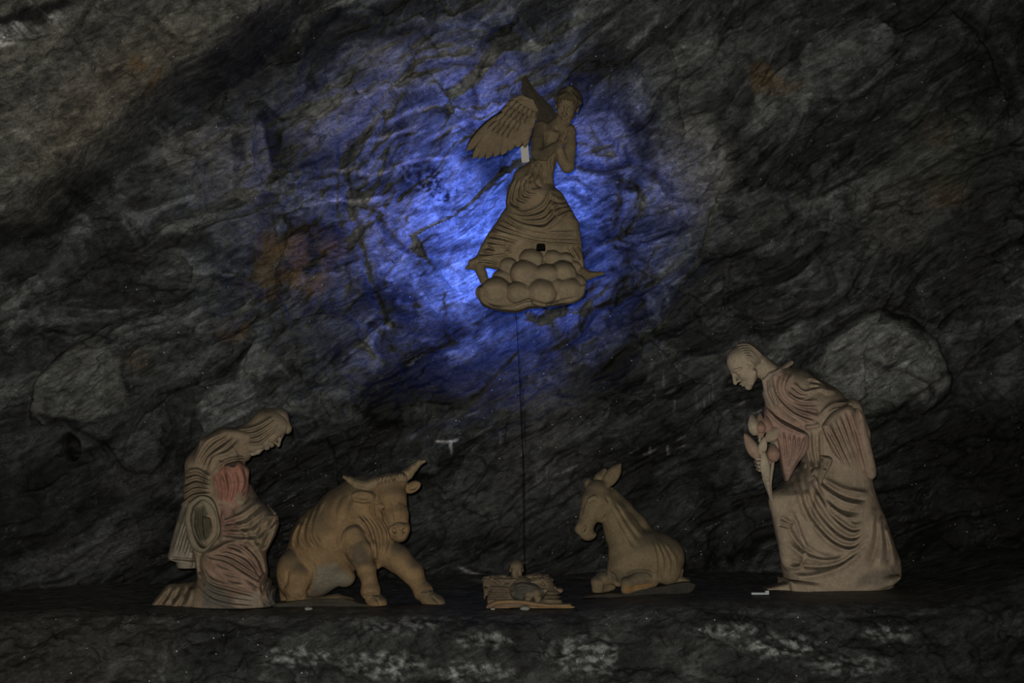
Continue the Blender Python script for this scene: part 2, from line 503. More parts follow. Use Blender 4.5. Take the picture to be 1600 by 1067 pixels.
        if s.folds:
            allp = np.array([p for fo in s.folds for p in [np.min(np.array(fo[0])[:, :2], 0), np.max(np.array(fo[0])[:, :2], 0)]])
            mw = max(fo[2] for fo in s.folds) * 3
            x0, y0 = allp.min(0) - mw; x1, y1 = allp.max(0) + mw
            st = s.sc * 0.6
            gx = np.arange(x0, x1, st); gy = np.arange(y0, y1, st)
            D = np.zeros((len(gx), len(gy)), np.float32)
            for pts, amp, w, tp in s.folds:
                A = np.array(pts)[:, :2]; l = A.min(0) - 3 * w; hh = A.max(0) + 3 * w
                i0, i1 = np.searchsorted(gx, [l[0], hh[0]]); j0, j1 = np.searchsorted(gy, [l[1], hh[1]])
                XX, YY = np.meshgrid(gx[i0:i1], gy[j0:j1], indexing='ij')
                d, t = seg_dist(XX, YY, pts)
                te = np.clip(np.minimum(t, 1 - t) / tp, 0, 1) if tp > 0 else 1
                D[i0:i1, j0:j1] += FOLD * amp * s.u * np.exp(-(d / w) ** 2) * te
            D = np.clip(D, -0.04, 0.034)
            idx = np.nonzero(np.abs(F) < 0.042 + h)
            qx, qy = project(ax[0][idx[0]], ax[1][idx[1]], ax[2][idx[2]])
            u = ((qx - s.ox) * s.sc - x0) / st; v = ((qy - s.oy) * s.sc - y0) / st
            ok = (u > 0) & (v > 0) & (u < len(gx) - 1.01) & (v < len(gy) - 1.01)
            u = np.where(ok, u, 0); v = np.where(ok, v, 0)
            i = u.astype(int); j = v.astype(int); a = u - i; b = v - j
            dd = (D[i, j] * (1 - a) * (1 - b) + D[i + 1, j] * a * (1 - b) + D[i, j + 1] * (1 - a) * b + D[i + 1, j + 1] * a * b) * ok
            F[idx] -= dd
        if zcut is not None:
            F = np.maximum(F, zcut - ax[2][None, None, :])
        for a in (0, -1):
            F[a] = 1; F[:, a] = 1; F[:, :, a] = 1
        return surfnets(F, lo, h)
    def colors(s, v):
        c = np.tile(np.array(s.base, np.float32), (len(v), 1))
        if s.paints:
            qx, qy = project(v[:, 0], v[:, 1], v[:, 2])
            cx = (qx - s.ox) * s.sc; cy = (qy - s.oy) * s.sc
            wob = 8 * gnoise(cx / 28, cy / 28, 5)
            for poly, colr, soft in s.paints:
                sd = poly_sd(cx, cy, poly) + wob
                m = sstep(soft, -soft, sd)[:, None]
                c = c * (1 - m) + np.array(colr) * m
        return c
    def build(s, name, parent, h=0.006, zcut=None, mat=None, label=None):
        v, f = s.mesh(h, zcut)
        o = mesh_obj(name, v, f, mat or STONE, parent, s.colors(v))
        if label: o['label'] = label
        return o

def surfnets(F, lo, h):
    S = F < 0
    cnt = np.zeros(tuple(d - 1 for d in S.shape), np.uint8)
    sl = lambda i, n: slice(i, n - 1 + i)
    nx, ny, nz = S.shape
    for i in (0, 1):
        for j in (0, 1):
            for k in (0, 1):
                cnt += S[sl(i, nx), sl(j, ny), sl(k, nz)]
    act = np.argwhere((cnt > 0) & (cnt < 8))
    idx = np.full(cnt.shape, -1, np.int32)
    idx[act[:, 0], act[:, 1], act[:, 2]] = np.arange(len(act))
    pos = np.zeros((len(act), 3)); nn = np.zeros(len(act))
    cor = [(i, j, k) for i in (0, 1) for j in (0, 1) for k in (0, 1)]
    val = {c: F[act[:, 0] + c[0], act[:, 1] + c[1], act[:, 2] + c[2]].astype(float) for c in cor}
    for c in cor:
        for a in range(3):
            if c[a]: continue
            d = list(c); d[a] = 1; d = tuple(d)
            fa, fb = val[c], val[d]
            x = (fa < 0) != (fb < 0)
            t = np.where(x, fa / np.where(x, fa - fb, 1), 0)
            for q in range(3):
                pos[:, q] += np.where(x, c[q] + (t if q == a else 0), 0)
            nn += x
    v = lo + h * (act + pos / nn[:, None])
    faces = []
    for a in range(3):
        b, c = (a + 1) % 3, (a + 2) % 3
        A = [slice(None)] * 3; Bs = [slice(None)] * 3
        A[a] = slice(0, -1); Bs[a] = slice(1, None)
        for q in (b, c): A[q] = slice(1, -1); Bs[q] = slice(1, -1)
        s0 = S[tuple(A)]; s1 = S[tuple(Bs)]
        for sign in (0, 1):
            e = np.argwhere((s0 & ~s1) if sign == 0 else (~s0 & s1))
            if not len(e): continue
            e[:, b] += 1; e[:, c] += 1
            def g(db, dc):
                w = e.copy(); w[:, b] -= db; w[:, c] -= dc
                return idx[w[:, 0], w[:, 1], w[:, 2]]
            q = np.stack([g(1, 1), g(0, 1), g(0, 0), g(1, 0)], 1)
            if sign: q = q[:, ::-1]
            faces.append(q)
    return v, np.concatenate(faces)

def ledge_z(x):
    return 0.055 * sstep(0.3, 1.3, x) + 0.27 * sstep(2.7, 4.0, x)

# ------------------------------------------------------------------ the setting: back wall, overhang, ledge
def build_wall():
    st = 0.0135
    xs = np.arange(-6.2, 6.2, st); zs = np.arange(-0.5, 5.9, st)
    X, Z = np.meshgrid(xs, zs, indexing='ij')
    ca, sa = math.cos(math.radians(30)), math.sin(math.radians(30))
    U = X * ca + Z * sa; V = -X * sa + Z * ca            # U runs along the strata
    wx = 0.25 * fbm(X * .7, Z * .7, 3, 3); wz = 0.25 * fbm(X * .7 + 9, Z * .7, 3, 4)
    Y = 10.65 - 0.03 * X ** 2 - 0.10 * np.maximum(Z - 2.6, 0) ** 2 - 0.09 * np.clip(-X - 2.2, 0, 2.4) ** 2
    Y = Y + 0.30 * sstep(1.5, 0.6, Z) * sstep(4.4, 3.0, np.abs(X)) - 0.16 * sstep(-.1, .25, .35 - Z)
    # large facets and strata
    Y += 0.20 * fbm(U * .55 + wx, V * .95 + wz, 4, 11) + 0.07 * fbm(U * 1.3 + wx * 3, V * 3.2 + wz * 3, 5, 23, .55)
    rid = fbm(U * .9 + wx * 2, V * 2.1 + wz * 2, 4, 31, .5, True)
    Y -= 0.06 * rid
    t1, h1 = facets(U * 1.25 + wx * 2.2, V * 2.3 + wz * 2.2, 501, .22)
    t2, h2 = facets(U * 3.6 + wx * 3 + .1 * fbm(X * 9, Z * 9, 2, 5), V * 6.0 + wz * 3 + .1 * fbm(X * 9, Z * 9, 2, 6), 521, .06)
    t3, h3 = facets(U * 9 + wx * 4, V * 15 + wz * 4, 541, .022)
    Y += h1 + h2 * sstep(-.3, .3, fbm(X * .9, Z * .9, 2, 551)) + h3 * sstep(-.2, .4, fbm(X * 1.1, Z * 1.1, 2, 552))
    # broken planes: quantised noise gives chipped steps
    q = fbm(U * 1.4 + wx * 2, V * 2.4, 3, 47) * 4
    qf = np.floor(q); fr = q - qf
    Y += 0.045 * (qf + sstep(.82, 1.0, fr)) * 0.6
    Y += 0.012 * fbm(U * 9, V * 22, 3, 71, .6)
    px, py = project(X, Y, Z)
    wpx = px + 16 * fbm(px / 60, py / 60, 3, 90); wpy = py + 16 * fbm(px / 60, py / 60, 3, 91)
    # colour: dark greenish grey salt rock with paler veils
    g = 0.115 + 0.07 * fbm(U * 1.1 + wx * 2, V * 2.2 + wz * 2, 6, 101, .6) + 0.05 * fbm(X * .5, Z * .5, 3, 105)
    g += 0.10 * np.clip(fbm(U * 1.5, V * 6, 5, 111, .6, True) - .35, 0, 1)
    g = g * (.72 + .5 * t1) * (.82 + .34 * t2)
    pat = fbm(U * .8 + wx * 4 + 3, V * 1.7 + wz * 4, 6, 621, .58)
    pale = sstep(.06, .13, pat) * sstep(.75, .1, pat)
    pat2 = fbm(U * .9 + wx * 5 - 5, V * 1.9 + wz * 5, 6, 641, .58)
    dark = sstep(.08, .15, pat2)
    g = g * .56 * (1 + .95 * pale) * (1 - .62 * dark)
    seam = sstep(.55, .8, fbm(U * .55 + wx * 2, V * 2.6 + wz * 3, 5, 661, .5, True))
    g = g * (1 - .6 * seam); Y += .05 * seam
    C = np.stack([g * .93, g * 1.0, g * .97], -1)
    def tint(m, c):
        nonlocal C
        C = C * (1 - m[..., None]) + np.array(c) * m[..., None]
    def mult(m, k):
        nonlocal C
        C = C * (1 - m[..., None] * (1 - k))
    def ell(cx, cy, rx, ry, rot=0, soft=.35):
        a = math.radians(rot); dx = wpx - cx; dy = wpy - cy
        e = np.hypot((dx * math.cos(a) - dy * math.sin(a)) / rx, (dx * math.sin(a) + dy * math.cos(a)) / ry)
        return sstep(1 + soft, 1 - soft, e)
    def push(m, d):
        nonlocal Y
        Y = Y - d * m
    def groove(pts, w, d, c=None):
        nonlocal Y
        w = w * .7; d = d * .6
        A = np.array(pts); l = A.min(0) - 4 * w; hh = A.max(0) + 4 * w
        m = (px > l[0]) & (px < hh[0]) & (py > l[1]) & (py < hh[1])
        dd, t = seg_dist(wpx[m] * .3 + px[m] * .7, wpy[m] * .3 + py[m] * .7, spline(pts, 5))
        gq = np.exp(-(dd / w) ** 2) * np.clip(np.minimum(t, 1 - t) * 8, 0, 1)
        Y[m] += d * gq
        if c is not None:
            C[m] = C[m] * (1 - gq[:, None]) + np.array(c) * gq[:, None]
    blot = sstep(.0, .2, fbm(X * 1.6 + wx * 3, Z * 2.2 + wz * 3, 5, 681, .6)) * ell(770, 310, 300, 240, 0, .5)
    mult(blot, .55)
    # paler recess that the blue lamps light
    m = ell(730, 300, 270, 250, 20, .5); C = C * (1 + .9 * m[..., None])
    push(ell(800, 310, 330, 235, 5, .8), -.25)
    push(ell(650, 330, 85, 60, -10, .6), .12)
    for a in ((545, 170, 90, 40, 25), (700, 95, 130, 35, -6), (930, 205, 60, 35, 0), (1085, 260, 60, 80, 0), (600, 350, 60, 50, 0), (720, 330, 60, 80, 15)):
        tint(ell(*a) * .5, (.30, .30, .29))
    groove([(575, 310), (610, 368), (650, 390), (705, 382), (750, 374), (785, 362)], 9, .06, (.08, .08, .08))
    groove([(595, 322), (640, 330), (700, 318), (760, 318)], 5, .04, (.1, .1, .1))
    groove([(550, 190), (533, 240), (540, 300), (560, 380), (575, 440), (610, 520)], 9, .07)
    groove([(530, 200), (520, 300), (532, 380)], 6, .04)
    groove([(900, 240), (940, 252), (985, 243), (1000, 236)], 9, .09, (.04, .04, .05))
    groove([(975, 205), (985, 240), (1020, 262), (1048, 280), (1062, 305)], 6, .03, (.05, .05, .05))
    groove([(975, 270), (974, 310), (968, 352)], 8, .05, (.045, .045, .05))
    groove([(1025, 250), (1040, 285), (1060, 305), (1120, 310)], 6, .04, (.06, .06, .06))
    groove([(985, 400), (1030, 430), (1080, 440)], 6, .04)
    groove([(655, 300), (690, 330), (760, 318)], 4, .03)
    groove([(650, 60), (720, 38), (800, 50), (830, 95)], 6, .04)
    groove([(655, 60), (640, 110), (700, 92), (800, 95)], 5, .04, (.07, .07, .06))
    groove([(735, 115), (742, 150), (730, 195)], 6, .03, (.07, .06, .06))
    groove([(865, 165), (905, 130), (960, 70), (1040, 0)], 6, .04, (.05, .05, .05))
    for p in ((660, 270, 36, 24), (690, 290, 26, 14), (635, 262, 12, 20)):
        tint(ell(*p) * sstep(-.1, .15, fbm(px / 9, py / 9, 3, 77)), (.012, .012, .014))
    for p in ((915, 95, 28, 14), (945, 85, 30, 26), (1030, 45, 16, 16), (700, 512, 34, 16), (985, 400, 8, 6), (905, 90, 12, 12)):
        tint(ell(*p) * .9, (.02, .02, .02))
    for a in ([(498, 262), (540, 256), (575, 264), (610, 256), (650, 240), (720, 232)], [(478, 318), (520, 306), (560, 308), (600, 300)], [(650, 215), (700, 190), (760, 165), (830, 140)],
              [(540, 160), (600, 130), (660, 112)], [(600, 185), (640, 165), (700, 150)], [(560, 215), (620, 200), (660, 185)]):
        groove(a, 4.5, -.012, (.30, .30, .30))
    # left part: plaster-like pale patch, slab arc, cracks, rust
    sd = poly_sd(wpx, wpy, [(243, 210), (330, 190), (410, 198), (420, 262), (400, 315), (310, 310), (300, 282), (262, 255)])
    tint(sstep(3, -3, sd) * .7, (.165, .165, .155)); push(sstep(4, -4, sd), .03)
    sd = poly_sd(wpx, wpy, [(50, 640), (60, 590), (105, 545), (160, 528), (192, 560), (200, 640), (150, 655), (60, 660)])
    tint(sstep(4, -4, sd) * .7, (.15, .155, .14)); push(sstep(9, -6, sd), .07)
    groove([(45, 700), (42, 640), (62, 585), (105, 540), (165, 524), (200, 560), (205, 640)], 5, .05, (.05, .05, .05))
    groove([(95, 425), (150, 440), (205, 468), (262, 492)], 5, .06, (.03, .03, .03))
    groove([(40, 640), (150, 690), (200, 738), (290, 742)], 7, .08, (.03, .03, .03))
    tint(ell(108, 700, 14, 20), (.008, .008, .008)); push(ell(108, 700, 13, 18), -.14)
    for p in ((314, 370, 14, 11), (400, 402, 24, 17), (375, 230, 7, 22), (225, 320, 30, 10), (275, 380, 50, 12), (215, 395, 18, 14)):
        tint(ell(*p) * .85, (.022, .022, .022))
    for p in ((440, 420, 60, 45, 20), (485, 400, 55, 45, 0), (215, 560, 24, 14, -40), (360, 515, 30, 16, 20), (410, 370, 18, 18)):
        tint(ell(*(list(p) + [0, .4])[:4], *(p[4:] or (0,))[:1]) * .6 * sstep(-.35, .25, fbm(px / 40, py / 40, 4, 55)), (.15, .095, .045))
    # right part
    for p in ((1195, 115, 26, 14, -20), (1465, 208, 24, 26, 10), (1480, 300, 40, 24, 0), (1215, 130, 40, 16, -10)):
        tint(ell(*p) * .55, (.15, .10, .045))
    tint(ell(1480, 240, 90, 70) * .5, (.115, .12, .10)); tint(ell(1400, 330, 70, 60) * .5, (.13, .13, .12))
    tint(ell(1270, 510, 240, 28, 18) * .35, (.03, .03, .03))
    tint(ell(1400, 140, 240, 26, 32) * .5, (.04, .045, .04)); tint(ell(1330, 260, 240, 16, 27) * .5, (.04, .042, .04))
    for a in ([(1150, 380), (1240, 320), (1340, 265), (1450, 170), (1530, 60)], [(1160, 350), (1260, 300), (1360, 230), (1420, 180)]):
        groove(a, 7, .06, (.06, .065, .06))
    groove([(1190, 260), (1220, 300), (1235, 360)], 5, .04)
    groove([(1480, 0), (1540, 50), (1570, 120), (1600, 200)], 10, .15, (.035, .035, .035))
    groove([(1230, 470), (1290, 400), (1300, 320)], 6, .05)
    groove([(1145, 390), (1140, 470), (1200, 495), (1290, 470)], 8, .07, (.04, .04, .04))
    sd = poly_sd(wpx, wpy, [(1266, 578), (1300, 528), (1368, 488), (1420, 500), (1462, 540), (1478, 590), (1450, 628), (1395, 642), (1330, 640), (1290, 610)])
    tint(sstep(8, -10, sd) * .75, (.155, .16, .15)); push(sstep(20, -25, sd), .16)
    C = C * (1 + .45 * sstep(8, -10, sd)[..., None])
    groove([(1340, 560), (1370, 575), (1410, 585), (1450, 610), (1420, 650), (1340, 650)], 5, .06, (.07, .07, .07))
    groove([(1262, 590), (1272, 560), (1300, 520), (1370, 480), (1440, 500), (1486, 570), (1486, 620), (1420, 660)], 8, .12, (.04, .04, .04))
    tint(ell(1530, 440, 40, 260, -5) * .6, (.03, .03, .03))
    # darker lower belt
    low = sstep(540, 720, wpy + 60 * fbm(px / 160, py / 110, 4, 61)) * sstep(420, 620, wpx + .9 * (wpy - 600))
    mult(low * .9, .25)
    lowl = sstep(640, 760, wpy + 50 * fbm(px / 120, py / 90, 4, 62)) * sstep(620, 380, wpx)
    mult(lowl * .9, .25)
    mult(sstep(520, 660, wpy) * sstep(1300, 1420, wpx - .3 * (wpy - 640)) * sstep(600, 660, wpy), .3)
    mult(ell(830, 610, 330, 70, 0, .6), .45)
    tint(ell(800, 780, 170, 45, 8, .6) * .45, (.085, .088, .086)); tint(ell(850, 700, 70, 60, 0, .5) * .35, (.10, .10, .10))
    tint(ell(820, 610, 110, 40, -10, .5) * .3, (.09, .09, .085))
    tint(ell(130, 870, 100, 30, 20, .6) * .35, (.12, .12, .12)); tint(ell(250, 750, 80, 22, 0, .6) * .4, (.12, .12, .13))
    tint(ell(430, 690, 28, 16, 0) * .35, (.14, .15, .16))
    groove([(812, 560), (818, 660), (818, 740), (818, 812)], 2.0, .03, (.012, .012, .012))
    groove([(713, 885), (745, 897), (780, 905)], 2.5, -.012, (.28, .28, .28))
    # white scratches on the dark rock
    rn = random.Random(5)
    for cx, cy, n, s_ in ((1075, 600, 9, 50), (855, 740, 8, 34), (1150, 640, 6, 30), (1020, 700, 6, 40), (1330, 150, 8, 130), (1250, 300, 6, 90), (760, 660, 5, 60)):
        for _ in range(n):
            x0 = cx + rn.uniform(-s_, s_); y0 = cy + rn.uniform(-s_ * .5, s_ * .5); L = rn.uniform(14, 34); an = rn.choice((1.45, 1.6, -.45, -.5))
            groove([(x0, y0), (x0 + L * .5 * math.cos(an), y0 + L * .5 * math.sin(an)), (x0 + L * math.cos(an), y0 + L * math.sin(an))], 1.8, .004, (.13, .13, .13))
    groove([(678, 689), (690, 690.5), (704, 690), (717, 688)], 2.2, .008, (.55, .55, .56))
    groove([(704, 688), (705, 700), (707, 711)], 2.2, .008, (.5, .5, .5))
    # overhanging rock mass at the upper left, well in front of the wall
    ex = [(-400, 520), (-120, 410), (0, 352), (35, 332), (85, 270), (165, 212), (225, 148), (300, 102), (355, 68), (430, -5), (520, -80), (700, -300)]
    A = np.array(ex, float)
    sx = (A[:, 0] - 800) / FPX * 9.4
    szz = np.array([W(a, b, 9.4)[2] for a, b in A])
    sd, _ = seg_dist(X, Z + .03 * fbm(X * 5, Z * 5, 3, 8), list(zip(sx, szz)))
    inside = in_poly(X, Z, list(zip(sx, szz)) + [(-3, 9), (-12, 9), (-12, 2)])
    s2 = np.where(inside, sd, -sd) + .05 * fbm(X * 3, Z * 3, 4, 9)
    over = sstep(.0, .07, s2) * .75 + np.clip(s2, 0, 2) * .55
    Y0 = Y.copy()
    Y = Y - over
    mk = sstep(.02, .06, s2)
    px2, py2 = project(X, Y, Z)
    g2 = .15 + .07 * fbm(U * 1.6, V * 5, 6, 202, .6) + .06 * np.clip(fbm(U * 2.5, V * 9, 5, 212, .6, True) - .3, 0, 1)
    g2 = g2 * (.7 + .5 * t2)
    C2 = np.stack([g2 * 1.0, g2 * .97, g2 * .84], -1)
    C = C * (1 - mk[..., None]) + C2 * mk[..., None]
    wpx = px2 + 14 * fbm(px2 / 50, py2 / 50, 3, 92); wpy = py2 + 14 * fbm(px2 / 50, py2 / 50, 3, 93); px, py = px2, py2
    brown = ell(190, 130, 110, 45, 35, .8) + ell(110, 230, 60, 30, 40, .8)
    tint(np.clip(brown, 0, 1) * mk * .5, (.15, .125, .085))
    tint(ell(215, 98, 14, 12) * mk * .7, (.12, .07, .03)); tint(ell(240, 125, 26, 8, 60) * mk * .6, (.15, .09, .045))
    tint(ell(30, 46, 66, 15, 20, .6) * mk * sstep(-.35, .25, fbm(px / 14, py / 6, 4, 41)), (.8, .8, .79))
    tint(ell(50, 20, 90, 10, 18, .4) * mk, (.02, .02, .02))
    for k in range(6):
        x0 = 55 + 26 * k
        groove([(x0, 110 + 8 * k), (x0 + 14, 150 + 8 * k), (x0 + 28, 195 + 6 * k)], 5, -.03)
    for k in range(5): groove([(25 + 13 * k, 235 - 4 * k), (45 + 13 * k, 265 - 3 * k)], 4, -.02)
    groove([(140, 0), (120, 60), (145, 100), (140, 130)], 5, .05, (.06, .06, .05))
    groove([(215, 0), (260, 50), (300, 72)], 5, .05, (.07, .065, .055))
    tint(ell(380, 60, 90, 30, 30, .6) * .7, (.03, .03, .032)); tint(ell(340, 130, 110, 36, 18, .7) * .65 , (.03, .03, .034))
    C = np.clip(C, .008, .8)
    nx, nz = X.shape
    idx = np.arange(nx * nz).reshape(nx, nz)
    f = np.stack([idx[:-1, :-1], idx[1:, :-1], idx[1:, 1:], idx[:-1, 1:]], -1).reshape(-1, 4)
    v = np.stack([X, Y, Z], -1).reshape(-1, 3)
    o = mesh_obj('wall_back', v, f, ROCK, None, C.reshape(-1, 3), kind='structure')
    return o

def build_ledge():
    prof = [(10.9, .10), (10.2, .03), (9.4, .0), (8.88, -.005), (8.74, -.03), (8.66, -.09), (8.60, -.18), (8.50, -.36), (8.38, -.62), (8.25, -1.0), (8.1, -1.6)]
    P = np.array(prof); L = np.concatenate([[0], np.cumsum(np.hypot(*np.diff(P, axis=0).T))])
    st = 0.0125
    s = np.arange(0, L[-1], st); xs = np.arange(-6.2, 6.2, st)
    py_ = np.interp(s, L, P[:, 0]); pz_ = np.interp(s, L, P[:, 1])
    ker = np.ones(9) / 9
    py_ = np.convolve(np.pad(py_, 4, 'edge'), ker, 'valid'); pz_ = np.convolve(np.pad(pz_, 4, 'edge'), ker, 'valid')
    X, Sg = np.meshgrid(xs, s, indexing='ij')
    Yb = np.broadcast_to(py_, X.shape).copy(); Zb = np.broadcast_to(pz_, X.shape).copy()
    ty = np.gradient(py_); tz = np.gradient(pz_); ln = np.hypot(ty, tz)
    ny = np.broadcast_to(tz / ln, X.shape); nz = np.broadcast_to(-ty / ln, X.shape)
    face = sstep(2.10, 2.42, Sg)
    n = .11 * fbm(X * 1.5, Sg * 2.4, 5, 301, .55) + .05 * fbm(X * 3.0, Sg * 6, 4, 311, .5, True)
    q = fbm(X * 2.2, Sg * 3.2, 3, 331) * 4; qf = np.floor(q)
    n += .03 * (qf + sstep(.8, 1, q - qf)) * .7
    n += .10 * fbm(X * .9, Sg * 1.2 + 4, 2, 391) + facets(X * 2.2 + .5 * fbm(X * 2, Sg * 2, 3, 7), Sg * 4.0, 711, .10)[1]
    n += .012 * fbm(X * 14, Sg * 16, 3, 341)
    flat = .010 * fbm(X * 2, Sg * 2, 4, 351) + .004 * fbm(X * 12, Sg * 12, 3, 361)
    back = sstep(1.0, .2, Sg) * .03 * fbm(X * 3, Sg * 3, 3, 371)
    amp = face * n + (1 - face) * flat + back
    Y = Yb + ny * amp; Z = Zb + nz * amp + ledge_z(X)
    Y = Y - .07 * fbm(X * 1.3, X * 0, 3, 381) * sstep(1.7, 2.1, Sg) - .35 * sstep(-2.4, -4.2, X) * face - .12 * sstep(-2.6, -3.6, X)
    px, py = project(X, Y, Z)
    g = .06 + .06 * fbm(X * 2, Sg * 4, 6, 401, .6)
    pat = np.clip(fbm(X * 2.2, Sg * 4.5, 6, 411, .62) * 2.6 - .55, 0, 1) * face
    g = g * (1 - pat) + .20 * pat
    t1, h1 = facets(X * 1.6 + .5 * fbm(X * 2, Sg * 2, 3, 7), Sg * 3.0, 701, 1.0)
    g = g * (.4 + .7 * t1) * .72 + .035 * np.clip(fbm(X * 1.2, Sg * 2.4, 5, 441, .6) + .1, 0, 1)
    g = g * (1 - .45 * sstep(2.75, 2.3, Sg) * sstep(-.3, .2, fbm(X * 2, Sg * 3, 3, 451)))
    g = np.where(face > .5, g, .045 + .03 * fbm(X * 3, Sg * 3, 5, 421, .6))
    def ell(cx, cy, rx, ry): return sstep(1.4, .6, np.hypot((px - cx + 14 * fbm(px / 30, py / 30, 3, 9)) / rx, (py - cy + 10 * fbm(px / 20, py / 20, 3, 19)) / ry))
    sp = sstep(-.15, .3, fbm(px / 16, py / 9, 4, 431)) * face
    for p in ((470, 1025, 50, 16), (620, 975, 60, 14), (600, 1040, 60, 20), (760, 1000, 40, 12), (905, 1025, 40, 30), (945, 1030, 18, 28), (1220, 1010, 60, 16), (1390, 990, 40, 12), (1330, 1040, 60, 16), (740, 1050, 60, 14), (1130, 985, 50, 10)):
        m = ell(*p) * sp; g = g * (1 - m) + .27 * m
    C = np.stack([g * .95, g * 1.0, g * .97], -1)
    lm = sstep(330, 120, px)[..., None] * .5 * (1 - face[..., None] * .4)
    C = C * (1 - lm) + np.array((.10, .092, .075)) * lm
    C = np.clip(C, .01, .7)
    nx, nzz = X.shape
    idx = np.arange(nx * nzz).reshape(nx, nzz)
    f = np.stack([idx[:-1, :-1], idx[:-1, 1:], idx[1:, 1:], idx[1:, :-1]], -1).reshape(-1, 4)
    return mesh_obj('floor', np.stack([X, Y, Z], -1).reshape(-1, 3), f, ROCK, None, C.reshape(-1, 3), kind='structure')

build_wall()
build_ledge()

SAND = (.31, .235, .16); PINK = (.42, .255, .20); PALE = (.35, .30, .235); OXC = (.285, .19, .10); RED = (.40, .17, .12)
# ------------------------------------------------------------------ kneeling woman
def kneeling_woman():
    root = thing('kneeling_woman_statue', 'carved salt statue of a kneeling veiled woman in a red tunic, bowing to the right', 'statue')
    B = Sculpt(9.14, 220, 620, 3.048); B.base = SAND
    # robe: kneeling skirt and torso
    r = B.child(); r.base = (.30, .228, .155)
    r.loft([(330, 330, 500, 10, 70), (400, 300, 515, 10, 95), (480, 270, 560, 10, 110), (520, 264, 600, 10, 115), (545, 260, 632, 12, 118), (565, 256, 656, 15, 120), (600, 252, 658, 15, 120), (660, 250, 640, 20, 120), (700, 256, 616, 25, 120), (735, 262, 600, 30, 125),
            (790, 275, 598, 35, 130), (850, 285, 606, 35, 135), (880, 280, 624, 35, 138), (915, 262, 646, 35, 140), (960, 250, 640, 35, 145), (1010, 245, 642, 30, 145)], 5, 2.6)
    r.cap([(455, 250, 0, 78), (405, 300, 10, 88), (390, 400, 10, 96)], 20)
    r.cap([(330, 250, -20, 60), (300, 330, -20, 85), (290, 440, -10, 80), (250, 520, -10, 55)], 20)
    r.cap([(470, 180, -5, 38), (390, 195, 0, 48), (335, 250, -10, 60)], 25)
    # feet under the hem, behind her
    r.cap([(280, 950, 0, 75), (150, 935, 0, 42), (100, 980, 0, 34), (50, 1015, 10, 14)], 25)
    r.cap([(160, 990, 40, 35), (250, 980, 60, 50)], 20)
    r.slab([(290, 205), (400, 155), (520, 170), (520, 230), (440, 235), (330, 300), (255, 330)], 20, 50, 15, 25)
    # folds
    r.family([(400, 175), (320, 210), (270, 290), (262, 330)], [(470, 205), (420, 260), (350, 285), (320, 350)], 4, 8, 11)
    r.family([(215, 360), (270, 350), (330, 390)], [(190, 520), (250, 470), (330, 460)], 5, 9, 10)
    r.family([(560, 500), (480, 560), (380, 600)], [(655, 590), (560, 680), (370, 665)], 4, 7, 10)
    r.family([(655, 590), (620, 680), (590, 740)], [(520, 560), (500, 660), (480, 720)], 4, 6, 9)
    r.family([(330, 740), (430, 700), (520, 740), (580, 840)], [(290, 760), (400, 790), (500, 850), (590, 900)], 5, 9, 11)
    r.family([(280, 800), (330, 870), (420, 900), (560, 940)], [(270, 900), (330, 960), (420, 990), (560, 1000)], 4, 8, 12)
    r.family([(350, 385), (360, 450), (370, 500)], [(500, 320), (520, 400), (480, 500)], 6, 5, 8)
    r.family([(130, 910), (90, 960), (50, 1010)], [(240, 900), (230, 960), (200, 1010)], 4, 8, 11)
    r.family([(300, 760), (380, 820), (460, 850), (560, 930)], [(340, 800), (420, 880), (500, 900), (600, 960)], 3, 8, 12)
    r.family([(400, 720), (480, 760), (560, 860)], [(520, 700), (580, 770), (600, 850)], 3, 7, 11)
    r.fold([(610, 870), (580, 930), (600, 1000)], -8, 10)
    r.fold([(340, 378), (400, 318), (480, 300), (512, 330), (512, 470), (470, 520)], -9, 8)
    r.fold([(345, 372), (395, 310), (480, 290), (525, 325)], 8, 7)
    r.fold([(430, 230), (460, 300), (440, 340), (350, 300)], 7, 10)
    r.fold([(380, 510), (400, 600), (440, 660)], 6, 9); r.fold([(440, 510), (450, 590), (430, 640)], -6, 8)
    r.fold([(600, 500), (648, 560)], 7, 7)
    r.paint([(345, 380), (400, 322), (480, 306), (508, 335), (524, 400), (520, 450), (470, 515), (430, 505), (370, 492)], (.36, .175, .13), 8)
    r.paint([(370, 510), (450, 520), (460, 620), (430, 690), (370, 640)], (.29, .175, .135), 14)
    r.paint([(330, 700), (480, 690), (590, 800), (620, 960), (470, 1000), (300, 830)], (.31, .205, .15), 22)
    r.paint([(440, 950), (560, 930), (590, 990), (460, 1000)], (.36, .29, .23), 10)
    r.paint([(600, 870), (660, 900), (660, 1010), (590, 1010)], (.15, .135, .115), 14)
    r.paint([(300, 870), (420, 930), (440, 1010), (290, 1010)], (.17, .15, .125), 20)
    r.cap([(445, 352, 72, 52), (450, 420, 82, 46), (455, 480, 88, 28)], 6)
    r.cap([(500, 350, 40, 24), (492, 440, 60, 26)], 10)
    r.fold([(262, 560), (300, 700), (280, 780), (300, 900)], -7, 10)
    r.fold([(590, 730), (520, 690), (440, 690), (360, 730), (300, 750)], 9, 11)
    r.fold([(385, 520), (372, 600), (378, 690)], -9, 8)
    r.fold([(450, 520), (455, 600), (520, 680), (585, 760)], 8, 10)
    r.family([(600, 830), (560, 900), (610, 990)], [(640, 900), (620, 950), (645, 1000)], 3, 8, 9)
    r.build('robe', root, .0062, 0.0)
    # hanging drape at her back
    d = B.child(); d.base = PALE
